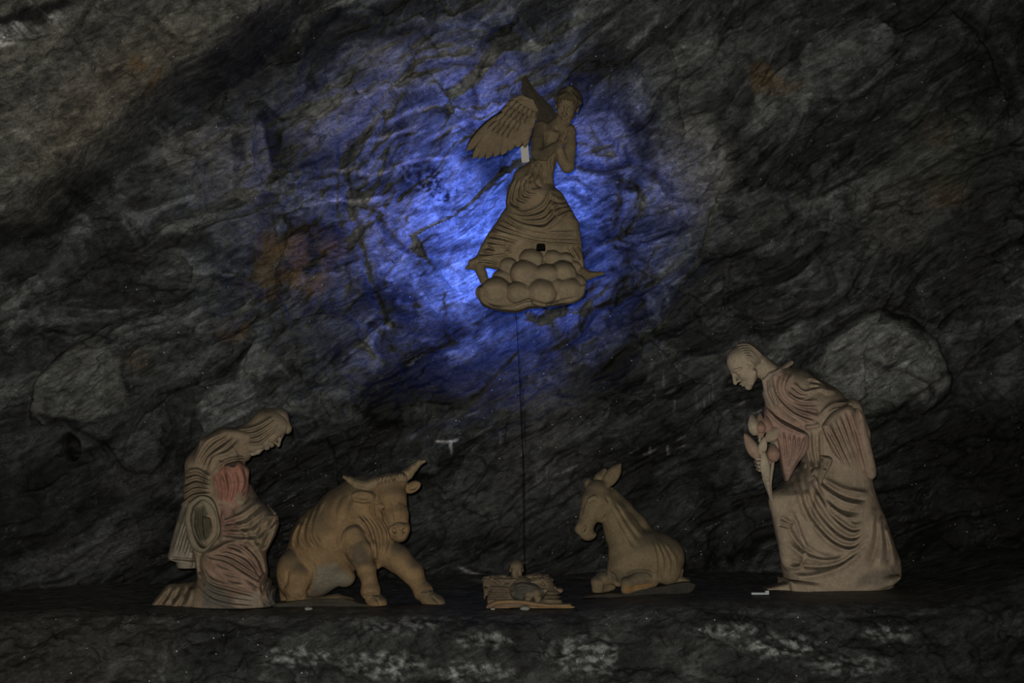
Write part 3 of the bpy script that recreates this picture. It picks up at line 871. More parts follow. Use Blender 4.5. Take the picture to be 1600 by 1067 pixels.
    d.loft([(500, 205, 245, 0, 40), (540, 192, 262, 0, 60), (600, 178, 265, 10, 85), (680, 158, 270, 15, 95), (755, 138, 285, 15, 100), (772, 142, 290, 15, 100), (785, 178, 292, 15, 92), (812, 182, 285, 10, 80)], 6)
    d.family([(225, 530), (190, 640), (155, 750)], [(262, 560), (240, 680), (215, 770)], 3, 8, 10)
    d.family([(245, 730), (240, 815)], [(285, 740), (275, 815)], 3, 6, 6)
    d.fold([(140, 768), (190, 772), (280, 778)], -8, 6)
    d.build('drape', root, .006)
    # open sleeve with the broken forearm
    s = B.child(); s.base = (.25, .215, .15)
    s.slab([(232, 500), (290, 470), (340, 490), (368, 560), (378, 640), (350, 700), (300, 742), (250, 715), (222, 640), (218, 560)], 128, 48, 6, 24)
    s.slab([(242, 525), (290, 490), (332, 520), (356, 600), (346, 670), (296, 722), (256, 680), (232, 590)], 185, 62, 10, 20, op='sub')
    s.paint([(258, 530), (295, 512), (322, 550), (340, 610), (325, 670), (290, 700), (266, 650), (252, 580)], (.11, .095, .065), 10)  # sleeve hollow painted dark: its shade is put into the colour
    s.cap([(322, 665, 112, 24), (316, 590, 158, 18)], 6)
    s.cap([(316, 588, 182, 5), (316, 588, 174, 5)], 2, 'sub')
    s.family([(260, 540), (255, 620), (285, 700)], [(300, 520), (300, 600), (310, 690)], 3, 6, 7)
    s.fold([(235, 505), (290, 473), (345, 500), (372, 600), (370, 660), (302, 738)], 6, 6)
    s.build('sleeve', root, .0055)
    # body: head, neck, folded hand
    b = B.child(); b.base = (.31, .245, .17)
    px_, py_ = 424.5, 670.5
    C = W(px_, py_, B.d0 - .03); H = 57 * B.d0 / FPX
    b.head(C, H, V3(.69, .73, .10), V3(.73, -.69, .05), ear=False)
    b.cap([(590, 180, 0, 40), (520, 190, 0, 50), (450, 230, 0, 60)], 15)
    b.cap([(420, 300, 20, 50), (455, 420, 70, 34), (470, 500, 100, 24)], 15)
    wr = B.P(485, 505, 108); b.hand(wr, 52 * B.u, V3(-1, .35, .15), V3(0, .3, -1), 1, .25)
    b.build('body', root, .0038, label='bowed face and folded hand')
    v = B.child(); v.base = (.30, .235, .16)
    v._ell(W(px_ - 3.5, py_ - 6.5, B.d0 - .02), [.45 * H, .37 * H, .42 * H], (V3(.69, .73, .1), V3(-.07, -.07, 1), V3(.73, -.69, .05)), .01)
    v.cap([(690, 150, 0, 30), (655, 100, 0, 45), (600, 120, 0, 62), (530, 170, 0, 52), (450, 175, 0, 30), (405, 160, 0, 12)], 16)
    v.cap([(600, 190, 10, 50), (535, 225, 15, 42), (500, 230, 10, 42)], 16)
    f_ = V3(.69, .73, .1); u_ = V3(.73, -.69, .05)
    v._ell(C + (f_ * .47 - u_ * .20) * H, [.36 * H, .60 * H, .42 * H], (f_, V3(-.07, -.07, 1), u_), .008, 'sub')
    v.family([(430, 160), (530, 150), (610, 110), (640, 80)], [(500, 215), (560, 220), (620, 175), (665, 110)], 4, 9, 9)
    v.fold([(695, 110), (690, 150), (668, 180), (620, 225), (560, 250)], 5, 6)
    v.build('veil', root, .0045)
    h = B.child(); h.base = PALE
    h.cap([(532, 268, 20, 14), (556, 258, 24, 16), (574, 246, 24, 12)], 6); h.build('collar', root, .004, label='pale collar edge below the chin')
    set_base(root, B.P(430, 1000) * [1, 1, 0])

# ------------------------------------------------------------------ ox
def ox():
    root = thing('ox_statue', 'carved salt statue of a sitting horned ox, forelegs spread, head turned right', 'statue')
    B = Sculpt(9.36, 411.5, 700, 4.103); B.base = OXC
    b = B.child()
    b.cap([(628, 355, 0, 172), (550, 445, -5, 205), (425, 600, -10, 235), (310, 760, -10, 195)], 40)
    b.cap([(700, 400, 40, 110), (720, 560, 60, 100), (742, 690, 70, 58)], 40)
    b.cap([(440, 780, 20, 130), (520, 820, 40, 70)], 40)
    b.slab([(680, 420), (760, 440), (815, 520), (832, 600), (800, 690), (735, 778), (710, 700), (690, 560)], 95, 34, 22, 25)
    b.ell((200, 812, 105), (112, 160, 110), 8, 10)                       # haunch
    b.cap([(225, 830, 150, 88), (215, 900, 165, 72), (185, 975, 150, 40)], 25)
    b.cap([(150, 830, 60, 55), (150, 985, 60, 40)], 20)
    b.cap([(200, 975, 160, 36), (330, 985, 180, 26), (470, 970, 180, 34), (560, 985, 185, 26)], 12)   # hind hoof under the belly
    # far foreleg stretched right
    b.cap([(770, 650, 60, 95), (860, 710, 85, 84), (955, 800, 105, 70), (1000, 880, 120, 50), (1026, 920, 125, 60), (1046, 942, 130, 46)], 22)
    b.cap([(1056, 962, 132, 52), (1108, 998, 140, 58)], 3); b.fold([(1080, 950), (1130, 1000)], -6, 6); b.fold([(728, 960), (745, 1010)], -6, 6)
    # near foreleg
    b.cap([(590, 560, 110, 130), (625, 650, 160, 100)], 30)
    b.cap([(622, 680, 175, 84), (655, 765, 195, 66), (680, 850, 195, 48), (688, 915, 200, 60), (700, 945, 202, 46)], 14)
    b.cap([(706, 965, 205, 52), (732, 1000, 220, 60)], 3)
    b.ell((655, 770, 215), (58, 60, 60), 0, 14)
    # neck to head
    b.cap([(650, 350, 20, 150), (740, 330, 80, 120)], 40)
    # head
    b.cap([(808, 262, 120, 100), (822, 330, 150, 92), (850, 430, 185, 76), (868, 510, 205, 64)], 20)
    b.ell((812, 235, 110), (110, 55, 85), 10, 20)
    b.ell((870, 520, 205), (68, 62, 70), 0, 14); b.ell((872, 560, 200), (50, 42, 58), 0, 16)
    for ex_, q_ in ((760, 203), (886, 180)):
        b.cap([(ex_ - 28, 352, q_ - 4, 9), (ex_, 338, q_ + 6, 12), (ex_ + 24, 350, q_ - 4, 9)], 10)
        b.ell((ex_ - 2, 375, q_ + 16), (26, 17, 20), -20 if ex_ < 800 else 20, 6, 'sub')
        b.ell((ex_ - 2, 376, q_ - 12), (18, 11, 14), 0, 3)
    for nx_ in (838, 905): b.ell((nx_, 530, 262), (13, 20, 20), 20 if nx_ < 860 else -20, 6, 'sub')
    b.cap([(835, 572, 250, 4), (870, 582, 262, 4), (905, 570, 250, 4)], 6, 'sub')
    # ears
    b.ell((640, 312, 196), (78, 42, 28), -4, 6); b.ell((632, 314, 226), (54, 24, 18), -4, 6, 'sub')
    b.ell((955, 250, 95), (58, 36, 24), 28, 8); b.ell((965, 250, 118), (36, 20, 18), 28, 6, 'sub')
    # carved relief
    b.family([(400, 310), (340, 430), (330, 560), (390, 650)], [(240, 470), (190, 560), (180, 640)], 4, 8, 14)
    b.family([(470, 300), (430, 400), (440, 500)], [(600, 300), (560, 400), (540, 470)], 3, 4, 14)
    b.family([(600, 430), (660, 500), (700, 620), (720, 750)], [(740, 420), (810, 540), (800, 640), (745, 750)], 6, 8, 11)
    b.fold([(480, 640), (490, 560), (540, 500), (610, 490), (680, 570)], -10, 16)
    b.fold([(300, 720), (330, 790), (310, 880), (260, 940)], -8, 12)
    b.fold([(160, 780), (150, 860), (120, 900)], -7, 10)
    b.fold([(480, 650), (540, 720), (600, 820)], -6, 14)
    b.fold([(640, 540), (700, 640), (715, 760)], -9, 10)
    b.family([(700, 450), (690, 390), (720, 300)], [(740, 470), (720, 400), (712, 310)], 2, 6, 9)
    b.fold([(810, 350), (825, 430), (835, 480)], -6, 10); b.fold([(875, 350), (872, 420)], 5, 9)
    b.fold([(808, 500), (860, 470), (925, 480)], -5, 8)
    b.fold([(640, 955), (690, 935), (745, 945)], -8, 7); b.fold([(1000, 925), (1050, 915), (1085, 905)], -8, 7)
    b.paint([(340, 760), (460, 740), (560, 830), (590, 850), (450, 925), (300, 945)], (.25, .22, .165), 26)
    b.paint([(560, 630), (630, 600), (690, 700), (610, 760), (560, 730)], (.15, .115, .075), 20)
    b.paint([(1000, 935), (1060, 880), (1180, 970), (1160, 1010), (1000, 1000)], (.22, .16, .095), 10)
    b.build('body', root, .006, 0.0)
    ho = B.child(); ho.base = (.29, .215, .13)
    ho.cap([(715, 225, 145, 44), (655, 243, 165, 38), (600, 232, 165, 31), (555, 203, 155, 22), (518, 184, 145, 11)], 10)
    ho.fold([(540, 205), (600, 240), (660, 262)], -3, 6); ho.build('horn', root, .0045)
    ho = B.child(); ho.base = (.30, .225, .135)
    ho.cap([(885, 195, 105, 42), (925, 165, 105, 36), (965, 125, 100, 27), (1000, 92, 95, 20), (1030, 84, 92, 12)], 10)
    ho.build('horn', root, .0045)
    hr = B.child(); hr.base = (.29, .215, .13)
    hr.cap([(705, 222, 130, 40), (800, 210, 150, 46), (885, 192, 135, 38)], 20)
    for i in range(26):
        t = i / 25; x0 = 700 + 190 * t + random.uniform(-6, 6); y0 = 225 - 34 * t
        hr.fold([(x0, y0 - 38), (x0 + random.uniform(-12, 12), y0 - 5), (x0 + random.uniform(-14, 10), y0 + 32)], 5, 4.5)
    hr.build('poll_hair', root, .0045)
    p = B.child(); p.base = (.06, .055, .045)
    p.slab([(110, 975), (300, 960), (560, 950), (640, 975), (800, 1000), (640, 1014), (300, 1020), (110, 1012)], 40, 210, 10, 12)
    p.family([(150, 985), (300, 975), (560, 965)], [(150, 1010), (300, 1005), (600, 1000)], 3, 6, 7)
    p.build('base_slab', root, .008, -0.02)
    set_base(root, B.P(560, 1000) * [1, 1, 0])

# ------------------------------------------------------------------ donkey
def donkey():
    root = thing('donkey_statue', 'carved salt statue of a lying donkey with upright ears, head lowered to the left', 'statue')
    B = Sculpt(9.62, 870, 710, 4.639); B.base = (.24, .182, .108)
    zb = .05
    b = B.child()
    b.cap([(740, 740, -10, 170), (660, 740, 10, 175), (560, 790, 25, 150), (480, 830, 40, 110)], 50)
    b.ell((810, 780, 0), (105, 150, 140), -15, 40)
    b.cap([(345, 350, 30, 88), (420, 440, 20, 100), (480, 560, 15, 128), (550, 700, 15, 160)], 50)
    b.cap([(395, 300, 0, 60), (480, 390, -10, 62), (580, 500, -10, 68), (660, 610, -10, 70)], 30)
    b.cap([(460, 860, 60, 60), (445, 930, 60, 30)], 25)
    b.cap([(470, 800, 50, 95), (440, 720, 40, 60)], 40)
    # folded forelegs
    b.cap([(410, 890, 20, 55), (330, 900, 50, 50), (292, 925, 70, 46)], 16)
    b.cap([(296, 930, 78, 46), (296, 975, 84, 42)], 6); b.cap([(300, 985, 80, 30), (400, 960, 0, 26)], 8)
    b.cap([(690, 880, 90, 70), (600, 895, 125, 55), (515, 925, 150, 46)], 14)
    b.cap([(512, 930, 156, 46), (505, 975, 160, 40)], 6); b.cap([(505, 985, 155, 32), (640, 955, 120, 34), (700, 930, 110, 30)], 10)
    # haunch and hind hoof
    b.ell((800, 830, 90), (100, 110, 80), 0, 22); b.cap([(850, 900, 60, 40), (940, 925, 60, 26)], 14)
    # head
    b.cap([(290, 270, 45, 86), (275, 340, 60, 92), (235, 440, 75, 68), (205, 520, 85, 58), (212, 565, 85, 54)], 22)
    b.ell((310, 400, 60), (72, 96, 70), 20, 20); b.ell((240, 590, 82), (50, 32, 48), 20, 12)
    b.ell((165, 540, 85), (36, 40, 40), 0, 14)
    b.cap([(225, 330, 138, 12), (270, 308, 145, 14), (320, 325, 132, 12)], 8)
    b.ell((272, 356, 168), (34, 17, 26), 8, 5, 'sub'); b.ell((272, 357, 143), (25, 12, 13), 8, 2); b.cap([(240, 356, 150, 5), (270, 342, 156, 6), (302, 350, 150, 5)], 4)
    b.ell((203, 535, 144), (12, 28, 22), -15, 6, 'sub'); b.cap([(186, 515, 136, 7), (192, 560, 140, 7)], 8); b.cap([(180, 600, 130, 4), (235, 585, 138, 4), (275, 560, 120, 4)], 5, 'sub')
    b.cap([(222, 385, 145, 6), (206, 450, 148, 6)], 16, 'sub')
    # ears
    b.ell((398, 158, 50), (98, 50, 30), 54, 14)
    b.cap([(345, 232, 50, 34), (352, 222, 50, 34)], 14)
    b.ell((404, 156, 92), (74, 26, 24), 54, 8, 'sub')
    b.cap([(430, 110, 48, 26), (458, 74, 44, 12)], 14)
    b.cap([(275, 220, -20, 30), (310, 165, -30, 36), (345, 120, -40, 22)], 10)
    b.ell((232, 215, 30), (34, 46, 38), 0, 12)
    b.fold([(230, 310), (196, 370), (180, 450)], -3, 9); b.fold([(350, 300), (378, 350), (375, 420), (320, 485)], -6, 9)
    b.family([(430, 330), (520, 470), (620, 600)], [(380, 380), (470, 560), (560, 720)], 3, 4, 13)
    b.family([(690, 620), (720, 760), (720, 920)], [(780, 640), (860, 760), (850, 880)], 4, 5, 13)
    b.fold([(490, 900), (560, 850), (660, 850), (700, 900)], -9, 10); b.fold([(380, 850), (420, 880), (440, 950)], -6, 10)
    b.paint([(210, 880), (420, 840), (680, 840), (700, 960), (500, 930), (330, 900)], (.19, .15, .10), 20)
    b.paint([(480, 960), (700, 930), (700, 950), (500, 1000)], (.30, .17, .07), 8)
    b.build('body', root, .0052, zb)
    m = B.child(); m.base = (.22, .175, .11)
    m.cap([(375, 255, 10, 26), (450, 320, 4, 26), (530, 410, 0, 24), (600, 490, -4, 20), (650, 560, -6, 14)], 6)
    for i in range(14):
        t = i / 13; x0 = 385 + 250 * t; y0 = 255 + 270 * t + 12 * math.sin(t * 3)
        m.fold([(x0 - 20, y0 + 22), (x0 + 26, y0 - 20)], 7, 5, False, 0)
    m.build('mane', root, .0045)
    t = B.child(); t.base = (.25, .19, .12)
    t.cap([(888, 790, 20, 18), (898, 840, 40, 20), (885, 890, 60, 24), (878, 915, 66, 12)], 5); t.build('tail', root, .0045)
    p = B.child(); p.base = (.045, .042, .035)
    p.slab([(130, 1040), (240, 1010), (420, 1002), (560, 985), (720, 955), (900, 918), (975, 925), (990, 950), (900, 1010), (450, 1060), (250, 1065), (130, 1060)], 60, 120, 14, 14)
    p.family([(250, 1020), (500, 1000), (800, 955)], [(250, 1040), (500, 1030), (900, 975)], 3, 6, 6)
    p.build('base_slab', root, .008, 0.02)
    set_base(root, B.P(560, 1000) * [1, 1, 0] + [0, 0, zb])

# ------------------------------------------------------------------ infant and manger
def infant():
    B = Sculpt(9.05, 720, 850, 8.42); B.base = (.25, .19, .13)
    root = thing('infant_statue', 'small carved infant lying with arms spread on the straw manger', 'statue')
    b = B.child(); b.base = (.22, .17, .11)
    C = B.P(735, 335, 10); H = 268 * B.u
    b.head(C, H, V3(.03, .15, 1), V3(0, -1, .15))
    b.cap([(745, 470, 0, 60), (800, 540, 60, 120), (860, 610, 110, 110)], 30)
    b.cap([(720, 520, 40, 55), (600, 500, 70, 48), (480, 470, 80, 42), (420, 440, 84, 34)], 20)
    b.cap([(860, 520, 50, 55), (980, 500, 75, 48), (1090, 470, 85, 42), (1150, 470, 90, 32)], 20)
    b.cap([(860, 620, 130, 70), (900, 660, 200, 58), (885, 715, 235, 40), (870, 742, 250, 34)], 20)
    b.cap([(900, 600, 130, 70), (990, 640, 200, 60), (1015, 710, 235, 42), (1010, 745, 250, 34)], 20)
    b.fold([(740, 560), (800, 610), (860, 610)], -8, 16); b.fold([(880, 560), (900, 620)], -8, 16)
    b.build('body', root, .0032)
    c = B.child(); c.base = (.10, .098, .08)
    c.cap([(690, 560, 90, 60), (800, 590, 150, 90), (950, 600, 150, 80), (1060, 620, 150, 40)], 20)
    c.cap([(700, 650, 150, 50), (790, 690, 180, 50)], 20)
    c.family([(700, 560), (820, 530), (1000, 580)], [(700, 680), (820, 640), (1040, 630)], 4, 14, 20)
    c.build('swaddling_cloth', root, .004)
    set_base(root, B.P(760, 700, 60))
    root = thing('manger', 'low ochre carved manger of layered straw under the infant', 'manger')
    m = B.child(); m.base = (.20, .145, .095)
    m.loft([(440, 290, 1180, 30, 120), (560, 290, 1240, 40, 170), (600, 300, 1290, 40, 190), (700, 300, 1310, 40, 210), (760, 330, 1340, 50, 230), (800, 340, 1400, 50, 235)], 10, 6)
    m.ell((890, 600, 210), (240, 165, 190), 0, 40, 'sub')
    m.family([(330, 580), (480, 575), (650, 590)], [(330, 730), (500, 740), (660, 730)], 6, 14, 12)
    m.family([(1100, 640), (1200, 640), (1310, 650)], [(1100, 730), (1200, 735), (1340, 740)], 3, 14, 12)
    m.fold([(400, 480), (520, 510), (650, 500)], -16, 14); m.fold([(290, 560), (400, 590), (340, 700), (330, 820)], -14, 14)
    m.build('box', root, .0045, 0.0)
    s = B.child(); s.base = (.235, .175, .115)
    s.cap([(880, 450, 0, 50), (1000, 450, 20, 70), (1110, 490, 30, 80), (1180, 560, 40, 60)], 20)
    s.cap([(420, 500, 110, 50), (540, 530, 120, 50), (640, 520, 100, 45)], 20); s.cap([(330, 470, 60, 50), (420, 450, 40, 36), (560, 440, 10, 40), (680, 460, 0, 30)], 14)
    s.cap([(1110, 610, 150, 34), (1240, 610, 150, 36), (1310, 610, 140, 34)], 8)
    rn = random.Random(3)
    for i in range(60):
        x = rn.uniform(880, 1230); y = rn.uniform(400, 580); a = rn.uniform(-1, .4)
        s.fold([(x, y), (x + 50 * math.cos(a), y + 50 * math.sin(a))], 12, 8, False, .1)
    for i in range(26):
        x = rn.uniform(330, 640); y = rn.uniform(430, 560); a = rn.uniform(-.4, .4)
        s.fold([(x, y), (x + 60 * math.cos(a), y + 60 * math.sin(a))], 12, 9, False, .1)
    s.build('straw', root, .004)
    t = B.child(); t.base = (.30, .19, .095)
    t.cap([(390, 805, 270, 34), (480, 765, 275, 30), (650, 752, 280, 26), (850, 765, 280, 26), (1000, 790, 275, 28), (1180, 810, 270, 24), (1430, 805, 265, 22)], 8)
    t.slab([(340, 790), (480, 755), (850, 755), (1100, 790), (1440, 790), (1470, 820), (1200, 850), (1000, 835), (850, 815), (640, 820), (540, 850), (360, 850)], 60, 215, 6, 10)
    t.paint([(350, 780), (480, 800), (470, 860), (340, 860)], (.22, .14, .10), 10)
    t.build('front_slab', root, .0042, 0.0, label='orange edged bottom slab')
    set_base(root, B.P(800, 840) * [1, 1, 0])

# ------------------------------------------------------------------ standing man with flowers
def revolve_bud(name, parent, A, Bp, R, color, lobes=3, leaf=False):
    A = np.array(A); Bp = np.array(Bp); ax = Bp - A; L = np.linalg.norm(ax); ax = ax / L
    e1 = np.cross(ax, [0, 1, 0]); e1 /= np.linalg.norm(e1); e2 = np.cross(ax, e1)
    nt_, nr = 20, 27
    v = []; f = []
    for i in range(nt_ + 1):
        t = i / nt_
        r = R * (math.sin(math.pi * min((.04 + .93 * t) ** (.95 if not leaf else 1), 1)) ** (.7 if not leaf else .8) * (1.12 - .42 * t) + .03)
        if i == nt_: r = R * .06
        for j in range(nr):
            a = 2 * math.pi * j / nr
            rr = r * 1.28 * (1 + .13 * abs(math.cos(lobes * a / 2 + .4)) - .07 + (.10 * (1 - abs(math.sin(lobes * a / 2 + .4))) ** 3 * (-1)))
            sq = .45 if leaf else 1
            v.append(A + ax * L * t + e1 * rr * math.cos(a) + e2 * rr * math.sin(a) * sq)
    for i in range(nt_):
        for j in range(nr):
            f.append((i * nr + j, i * nr + (j + 1) % nr, (i + 1) * nr + (j + 1) % nr, (i + 1) * nr + j))
    f.append(tuple(range(nr))[::-1]); f.append(tuple(nt_ * nr + j for j in range(nr)))
    return mesh_obj(name, v, f, STONE, parent, np.tile(color, (len(v), 1)))

def standing_man():
    root = thing('bowing_man_statue', 'carved salt statue of a robed balding man bowing left, holding tall flower buds', 'statue')
    B = Sculpt(9.80, 1110, 520, 2.542); B.base = (.47, .37, .275)
    zb = .052
    r = B.child(); r.base = (.47, .372, .272)
    r.loft([(470, 385, 600, 0, 100), (510, 368, 618, 0, 115), (560, 318, 632, 5, 125), (610, 272, 642, 10, 130), (645, 248, 650, 15, 135), (690, 238, 666, 15, 140), (740, 246, 690, 10, 145), (800, 258, 708, 10, 145),
            (850, 271, 726, 5, 148), (900, 280, 748, 5, 150), (940, 284, 752, 5, 152), (965, 292, 750, 5, 152), (985, 300, 730, 5, 150), (1010, 310, 715, 5, 148)], 10)
    r.cap([(268, 175, 5, 46), (330, 225, 5, 84), (420, 315, 0, 118), (482, 440, 0, 122), (505, 540, 0, 118)], 25)
    r.cap([(250, 190, 10, 30), (235, 240, 20, 26), (262, 310, 30, 40), (320, 370, 40, 60)], 20)
    r.cap([(285, 668, 60, 52), (300, 760, 70, 40), (320, 900, 60, 40)], 25)          # knee and shin under the cloth
    r.cap([(560, 300, -10, 40), (600, 400, -10, 34), (618, 520, -10, 22)], 25)
    r.slab([(215, 1012), (300, 992), (360, 1000), (330, 1028), (240, 1024)], 60, 50, 8, 10)
    r.slab([(290, 975), (450, 985), (600, 968), (712, 955), (708, 978), (650, 1005), (450, 1035), (310, 1025)], 10, 135, 12, 16)
    # torso folds
    r.family([(245, 180), (262, 250), (330, 320), (420, 360)], [(330, 150), (300, 220), (350, 270), (430, 270)], 4, 8, 9)
    r.family([(300, 235), (350, 262), (400, 250)], [(330, 200), (370, 235), (420, 225)], 3, 5, 8)
    r.family([(385, 175), (440, 200), (470, 245)], [(400, 235), (430, 220), (500, 235)], 3, 7, 9)
    r.family([(425, 345), (480, 290), (555, 275)], [(435, 370), (510, 330), (590, 360)], 4, 8, 9)
    r.fold([(380, 300), (405, 315), (430, 312)], -10, 12)
    r.fold([(372, 375), (410, 372), (438, 362)], 8, 10)
    # belt, side panel
    r.family([(380, 390), (385, 470), (410, 560)], [(440, 380), (440, 460), (450, 540)], 3, 7, 9)
    # skirt folds
    r.family([(345, 550), (350, 620), (380, 720), (470, 830), (560, 862), (625, 800)], [(430, 600), (480, 690), (560, 760), (610, 760)], 4, 9, 12)
    r.family([(395, 590), (420, 650), (500, 720), (590, 740)], [(450, 580), (530, 620), (630, 640)], 3, 8, 11)
    r.family([(300, 690), (340, 800), (420, 880), (520, 900)], [(300, 960), (400, 968), (520, 930), (620, 850)], 3, 8, 12)
    r.fold([(322, 700), (355, 790), (378, 870), (350, 930), (290, 925)], 9, 9)
    r.fold([(275, 730), (300, 745), (330, 760)], -8, 9); r.fold([(268, 760), (290, 765), (325, 775)], -6, 7)
    r.family([(650, 690), (640, 800), (600, 930)], [(690, 760), (720, 850), (735, 930)], 3, 6, 13)
    r.fold([(380, 520), (378, 590), (380, 640)], -8, 8); r.fold([(345, 540), (335, 600), (345, 640)], -6, 9)
    r.fold([(420, 600), (400, 700), (410, 790)], -8, 12)
    r.paint([(240, 170), (300, 160), (430, 300), (430, 350), (390, 390), (300, 360), (235, 280)], (.47, .335, .26), 16)
    r.paint([(220, 290), (380, 400), (370, 470), (260, 400)], (.47, .29, .23), 14)
    r.paint([(600, 960), (750, 930), (740, 990), (580, 1010)], (.30, .25, .19), 16)
    r.build('robe', root, .0062, zb)
    # cloak over the back
    c = B.child(); c.base = (.47, .36, .27)
    c.slab([(430, 372), (470, 320), (545, 285), (580, 320), (602, 400), (618, 470), (634, 560), (612, 585), (600, 612), (570, 608), (545, 565), (510, 510), (480, 480), (455, 430)], 88, 30, 14, 24, (-.45, 0))
    c.slab([(560, 300), (585, 330), (602, 400), (622, 480), (636, 565), (600, 575), (560, 450)], 20, 110, 10, 30)
    c.family([(450, 380), (500, 470), (575, 600)], [(550, 300), (590, 430), (622, 560)], 6, 9, 9)
    c.paint([(530, 290), (600, 360), (612, 470), (600, 600), (560, 560)], (.46, .32, .245), 16)
    c.build('cloak', root, .0058)
    # hanging sleeve of the raised arm
    s = B.child(); s.base = (.47, .31, .25)
    s.slab([(222, 292), (260, 330), (330, 370), (385, 405), (378, 470), (340, 520), (300, 590), (288, 560), (272, 480), (262, 430), (235, 380), (218, 340)], 96, 40, 10, 26, (.1, .1))
    s.family([(270, 390), (285, 480), (297, 570)], [(375, 410), (360, 460), (320, 540)], 6, 8, 8)
    s.fold([(222, 300), (280, 360), (380, 408)], 8, 8)
    s.build('sleeve', root, .0055)
    hs = B.child(); hs.base = (.34, .265, .19)
    hs.slab([(438, 485), (472, 490), (482, 512), (455, 560), (432, 605), (420, 580), (400, 555), (405, 540), (430, 530), (435, 505)], 165, 20, 6, 14, (.2, .2))
    hs.fold([(445, 500), (440, 540), (430, 590)], 5, 6); hs.fold([(462, 505), (455, 545)], -5, 6)
    hs.cap([(415, 545, 175, 7), (405, 560, 180, 7)], 4)
    hs.build('hat', root, .0045, label='brown soft hat held at the hip')
    # body: head, neck, arm, hand round the stems
    b = B.child(); b.base = (.50, .405, .30)
    H = 66 * B.d0 / FPX; C = W(1163.4, 571.3, B.d0 - .02)
    b.head(C, H, V3(-.75, .66, .14), V3(-.66, -.75, .05))
    b.cap([(190, 120, 0, 42), (225, 150, 0, 40), (265, 185, 0, 46)], 16)
    b.cap([(310, 240, 0, 46), (310, 350, 40, 36), (268, 440, 84, 27), (226, 508, 104, 17)], 10)
    hx = B.P(222, 512, 108)
    b.ell((212, 520, 100), (26, 34, 16), 10, 8)
    for i in range(4):
        y = 497 + i * 15.5; x = 4 * i
        b.cap([(222 + x, y + 2, 92, 8), (196 + x, y - 3, 92, 7.6), (178 + x * .9, y - 2, 108, 7.2), (184 + x, y + 2, 126, 6.6), (198 + x, y + 3, 130, 6)], 2)
    b.cap([(226, 540, 108, 10), (232, 515, 128, 9), (220, 498, 136, 7.5)], 4)
    b.paint([(215, 470), (260, 440), (260, 560), (215, 560)], (.44, .34, .26), 8)
    b.build('body', root, .0036, label='bowed bald head, neck and hand gripping the stems')
    hr = B.child(); hr.base = (.40, .33, .25)
    f_ = V3(-.75, .66, .14); u_ = V3(-.66, -.75, .05); s_ = np.cross(f_, u_)
    hr._ell(C + (-f_ * .15 + u_ * .10) * H, [.395 * H, .345 * H, .385 * H], (f_, s_, u_), .004)
    hr._ell(C + (f_ * .42 + u_ * .02) * H, [.52 * H, .6 * H, .9 * H], (f_, s_, u_), .006, 'sub')
    hr._ell(C + (f_ * .05 - u_ * .75) * H, [.7 * H, .7 * H, .68 * H], (f_, s_, u_), .006, 'sub')
    hr.family([(95, 50), (150, 45), (205, 90), (218, 120)], [(140, 90), (165, 95), (180, 125), (185, 150)], 6, 4, 4)
    hr.build('hair', root, .004)
    co = B.child(); co.base = (.45, .36, .28)
    co.cap([(215, 190, 46, 10), (238, 165, 50, 10), (275, 150, 34, 11), (320, 118, 0, 11)], 4)
    co.cap([(214, 190, 46, 9), (222, 240, 50, 9), (250, 300, 60, 9)], 4)
    co.cap([(240, 165, 50, 8), (243, 220, 66, 9), (262, 280, 78, 8)], 4)
    co.build('collar', root, .0042)
    # stems and buds
    P = B.P
    def stem(pts, name='stem'):
        t = B.child(); t.base = (.47, .40, .30); t.cap(pts, 3); t.build(name, root, .0042)
    stem([(244, 664, 90, 7), (218, 580, 108, 11), (206, 520, 112, 10), (200, 440, 116, 6)])
    stem([(242, 664, 92, 6), (235, 600, 112, 8), (245, 540, 118, 7), (250, 505, 120, 6)])
    stem([(240, 655, 96, 6), (228, 600, 122, 9), (222, 530, 126, 10), (215, 480, 124, 7)])
    pk = (.46, .29, .22); cr = (.50, .42, .31)
    for a, c_, R, colr, leaf in (((180, 408, 112), (163, 322, 108), 19, cr, 0), ((200, 420, 104), (197, 318, 96), 16, pk, 0), ((204, 398, 130), (199, 348, 130), 15, pk, 0),
                                 ((232, 400, 112), (220, 328, 108), 17, pk, 0), ((190, 500, 122), (136, 398, 128), 20, (.47, .335, .25), 0), ((203, 485, 138), (216, 412, 140), 14, cr, 1),
                                 ((255, 512, 132), (248, 440, 136), 20, pk, 0), ((226, 590, 140), (210, 470, 146), 16, cr, 1), ((222, 430, 118), (282, 372, 124), 20, (.43, .34, .25), 1)):
        revolve_bud('leaf' if leaf else 'flower_bud', root, P(*a), P(*c_), R * B.u, colr, leaf=bool(leaf))
    stem([(196, 430, 112, 6), (196, 405, 108, 5)]); 
    set_base(root, B.P(500, 1000) * [1, 1, 0] + [0, 0, zb])

